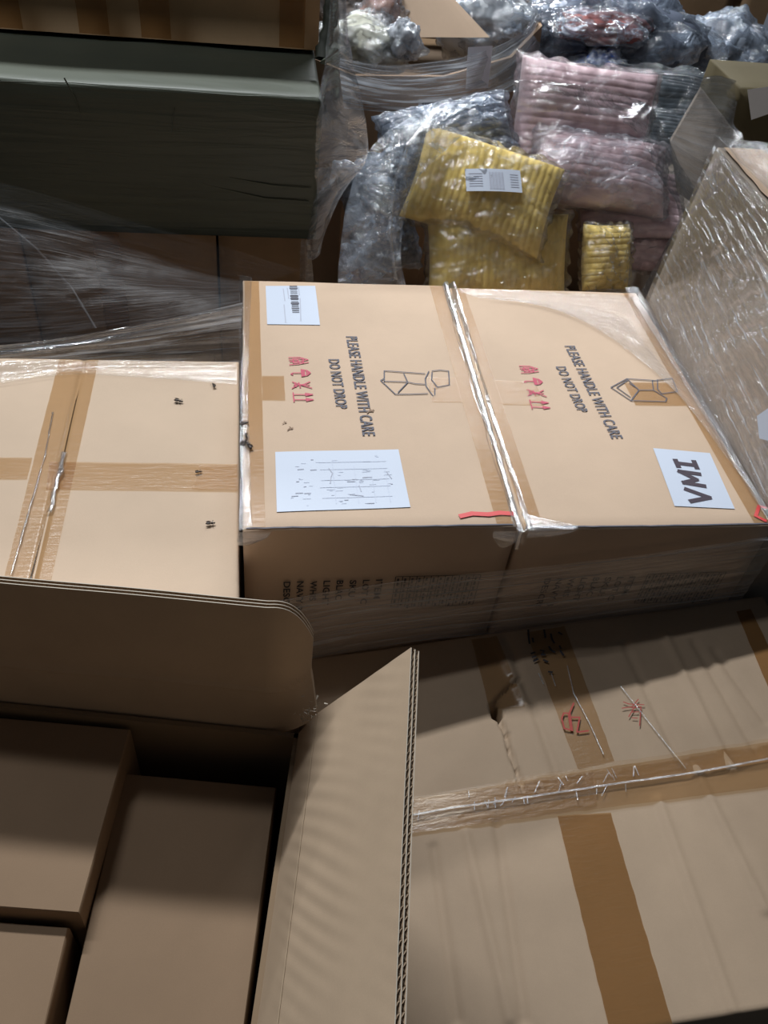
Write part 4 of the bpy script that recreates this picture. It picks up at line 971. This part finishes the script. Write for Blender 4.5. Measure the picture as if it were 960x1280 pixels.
# ==================================================================  stacked cartons in the dark distance
gd = 'cartons stacked in the dark distance'
x = .75
for i, (wd, nm) in enumerate(((.50, 'leftmost'), (.46, 'second from the left'), (.52, 'third from the left'), (.6, 'rightmost'))):
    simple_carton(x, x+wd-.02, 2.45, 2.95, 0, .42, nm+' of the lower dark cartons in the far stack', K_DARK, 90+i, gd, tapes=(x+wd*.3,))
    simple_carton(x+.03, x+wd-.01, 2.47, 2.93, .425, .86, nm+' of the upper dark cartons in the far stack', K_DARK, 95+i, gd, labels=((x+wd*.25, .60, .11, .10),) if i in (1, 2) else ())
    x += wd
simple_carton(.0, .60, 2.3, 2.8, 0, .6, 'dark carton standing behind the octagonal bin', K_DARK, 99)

# ==================================================================  insects lying on the cartons
BUG = plain('insect_brown', (.025, .015, .012), .35, .5); WING = plain('insect_wing', (.04, .03, .025), .8, .1)
def bug(u, v, z, hf, ang, label, s=1.0):
    p = at(u, v, 2, z); zz = hf(p.x, p.y)+.0036
    s *= 1.25; r_ = empty('dead_insect', (p.x, p.y, zz-.002), label, 'insect', 'dead insects on the cartons')
    R_ = Matrix.Rotation(ang, 3, 'Z'); V = []; F = []
    def ell(cx, rx, ry, rz, cz=0):
        b = len(V); n, m_ = 10, 6
        for j in range(m_+1):
            for i in range(n):
                th = math.pi*j/m_; ph = 2*math.pi*i/n
                V.append(Vector((p.x, p.y, zz))+R_@Vector((cx+rx*math.cos(th), ry*math.sin(th)*math.cos(ph), cz+rz*math.sin(th)*math.sin(ph)))*s)
        for j in range(m_):
            for i in range(n): a = b+j*n+i; c = b+j*n+(i+1) % n; F.append((a, c, c+n, a+n))
    ell(-.0032, .0034, .0016, .0014); ell(.0012, .0018, .0015, .0014); ell(.0038, .0011, .0012, .0010)
    for sx in (-.001, .001, .0016):
        for sy_ in (-1, 1):
            b = len(V); q0 = Vector((sx, sy_*.001, 0)); q1 = Vector((sx*1.5, sy_*.0034, .001)); q2 = Vector((sx*1.9, sy_*.0048, -.002)); e = Vector((.00035, 0, 0))
            for q in (q0, q1, q2): V.append(Vector((p.x, p.y, zz))+R_@q*s); V.append(Vector((p.x, p.y, zz))+R_@(q+e)*s)
            F.append((b, b+1, b+3, b+2)); F.append((b+2, b+3, b+5, b+4))
    mesh('insect_body', V, F, BUG, r_, smooth=True)
    V = []; F = []
    for sy_ in (-1, 1):
        b = len(V)
        for q in ((.0012, sy_*.0006, .0014), (-.003, sy_*.0026, .0018), (-.0065, sy_*.0022, .0012), (-.005, sy_*.0006, .0014)): V.append(Vector((p.x, p.y, zz))+R_@Vector(q)*s)
        F.append((b, b+1, b+2, b+3))
    mesh('wing', V, F, WING, r_)
bug(224, 503, zc, hC, -.3, 'insect on the pale carton, farthest left of those above the tape')
bug(267, 483, zc, hC, 1.9, 'insect on the pale carton nearest its rear right corner', .8)
bug(249, 592, zc, hC, .2, 'insect on the cross tape of the pale carton', .7)
bug(264, 656, zc, hC, .1, 'insect on the pale carton below the cross tape', .9)
bug(306, 532, 0, hA, .5, 'lone insect on the left rim of the shipping-sheet carton')
bug(305.5, 556, 0, hA, 1.2, 'left insect of the cluster on the carton rim', 1.1)
bug(311, 559, 0, hA, 2.0, 'right insect of the cluster on the carton rim', 1.1)
bug(308, 548, 0, hA, -1.4, 'upper insect of the cluster on the carton rim', .8)
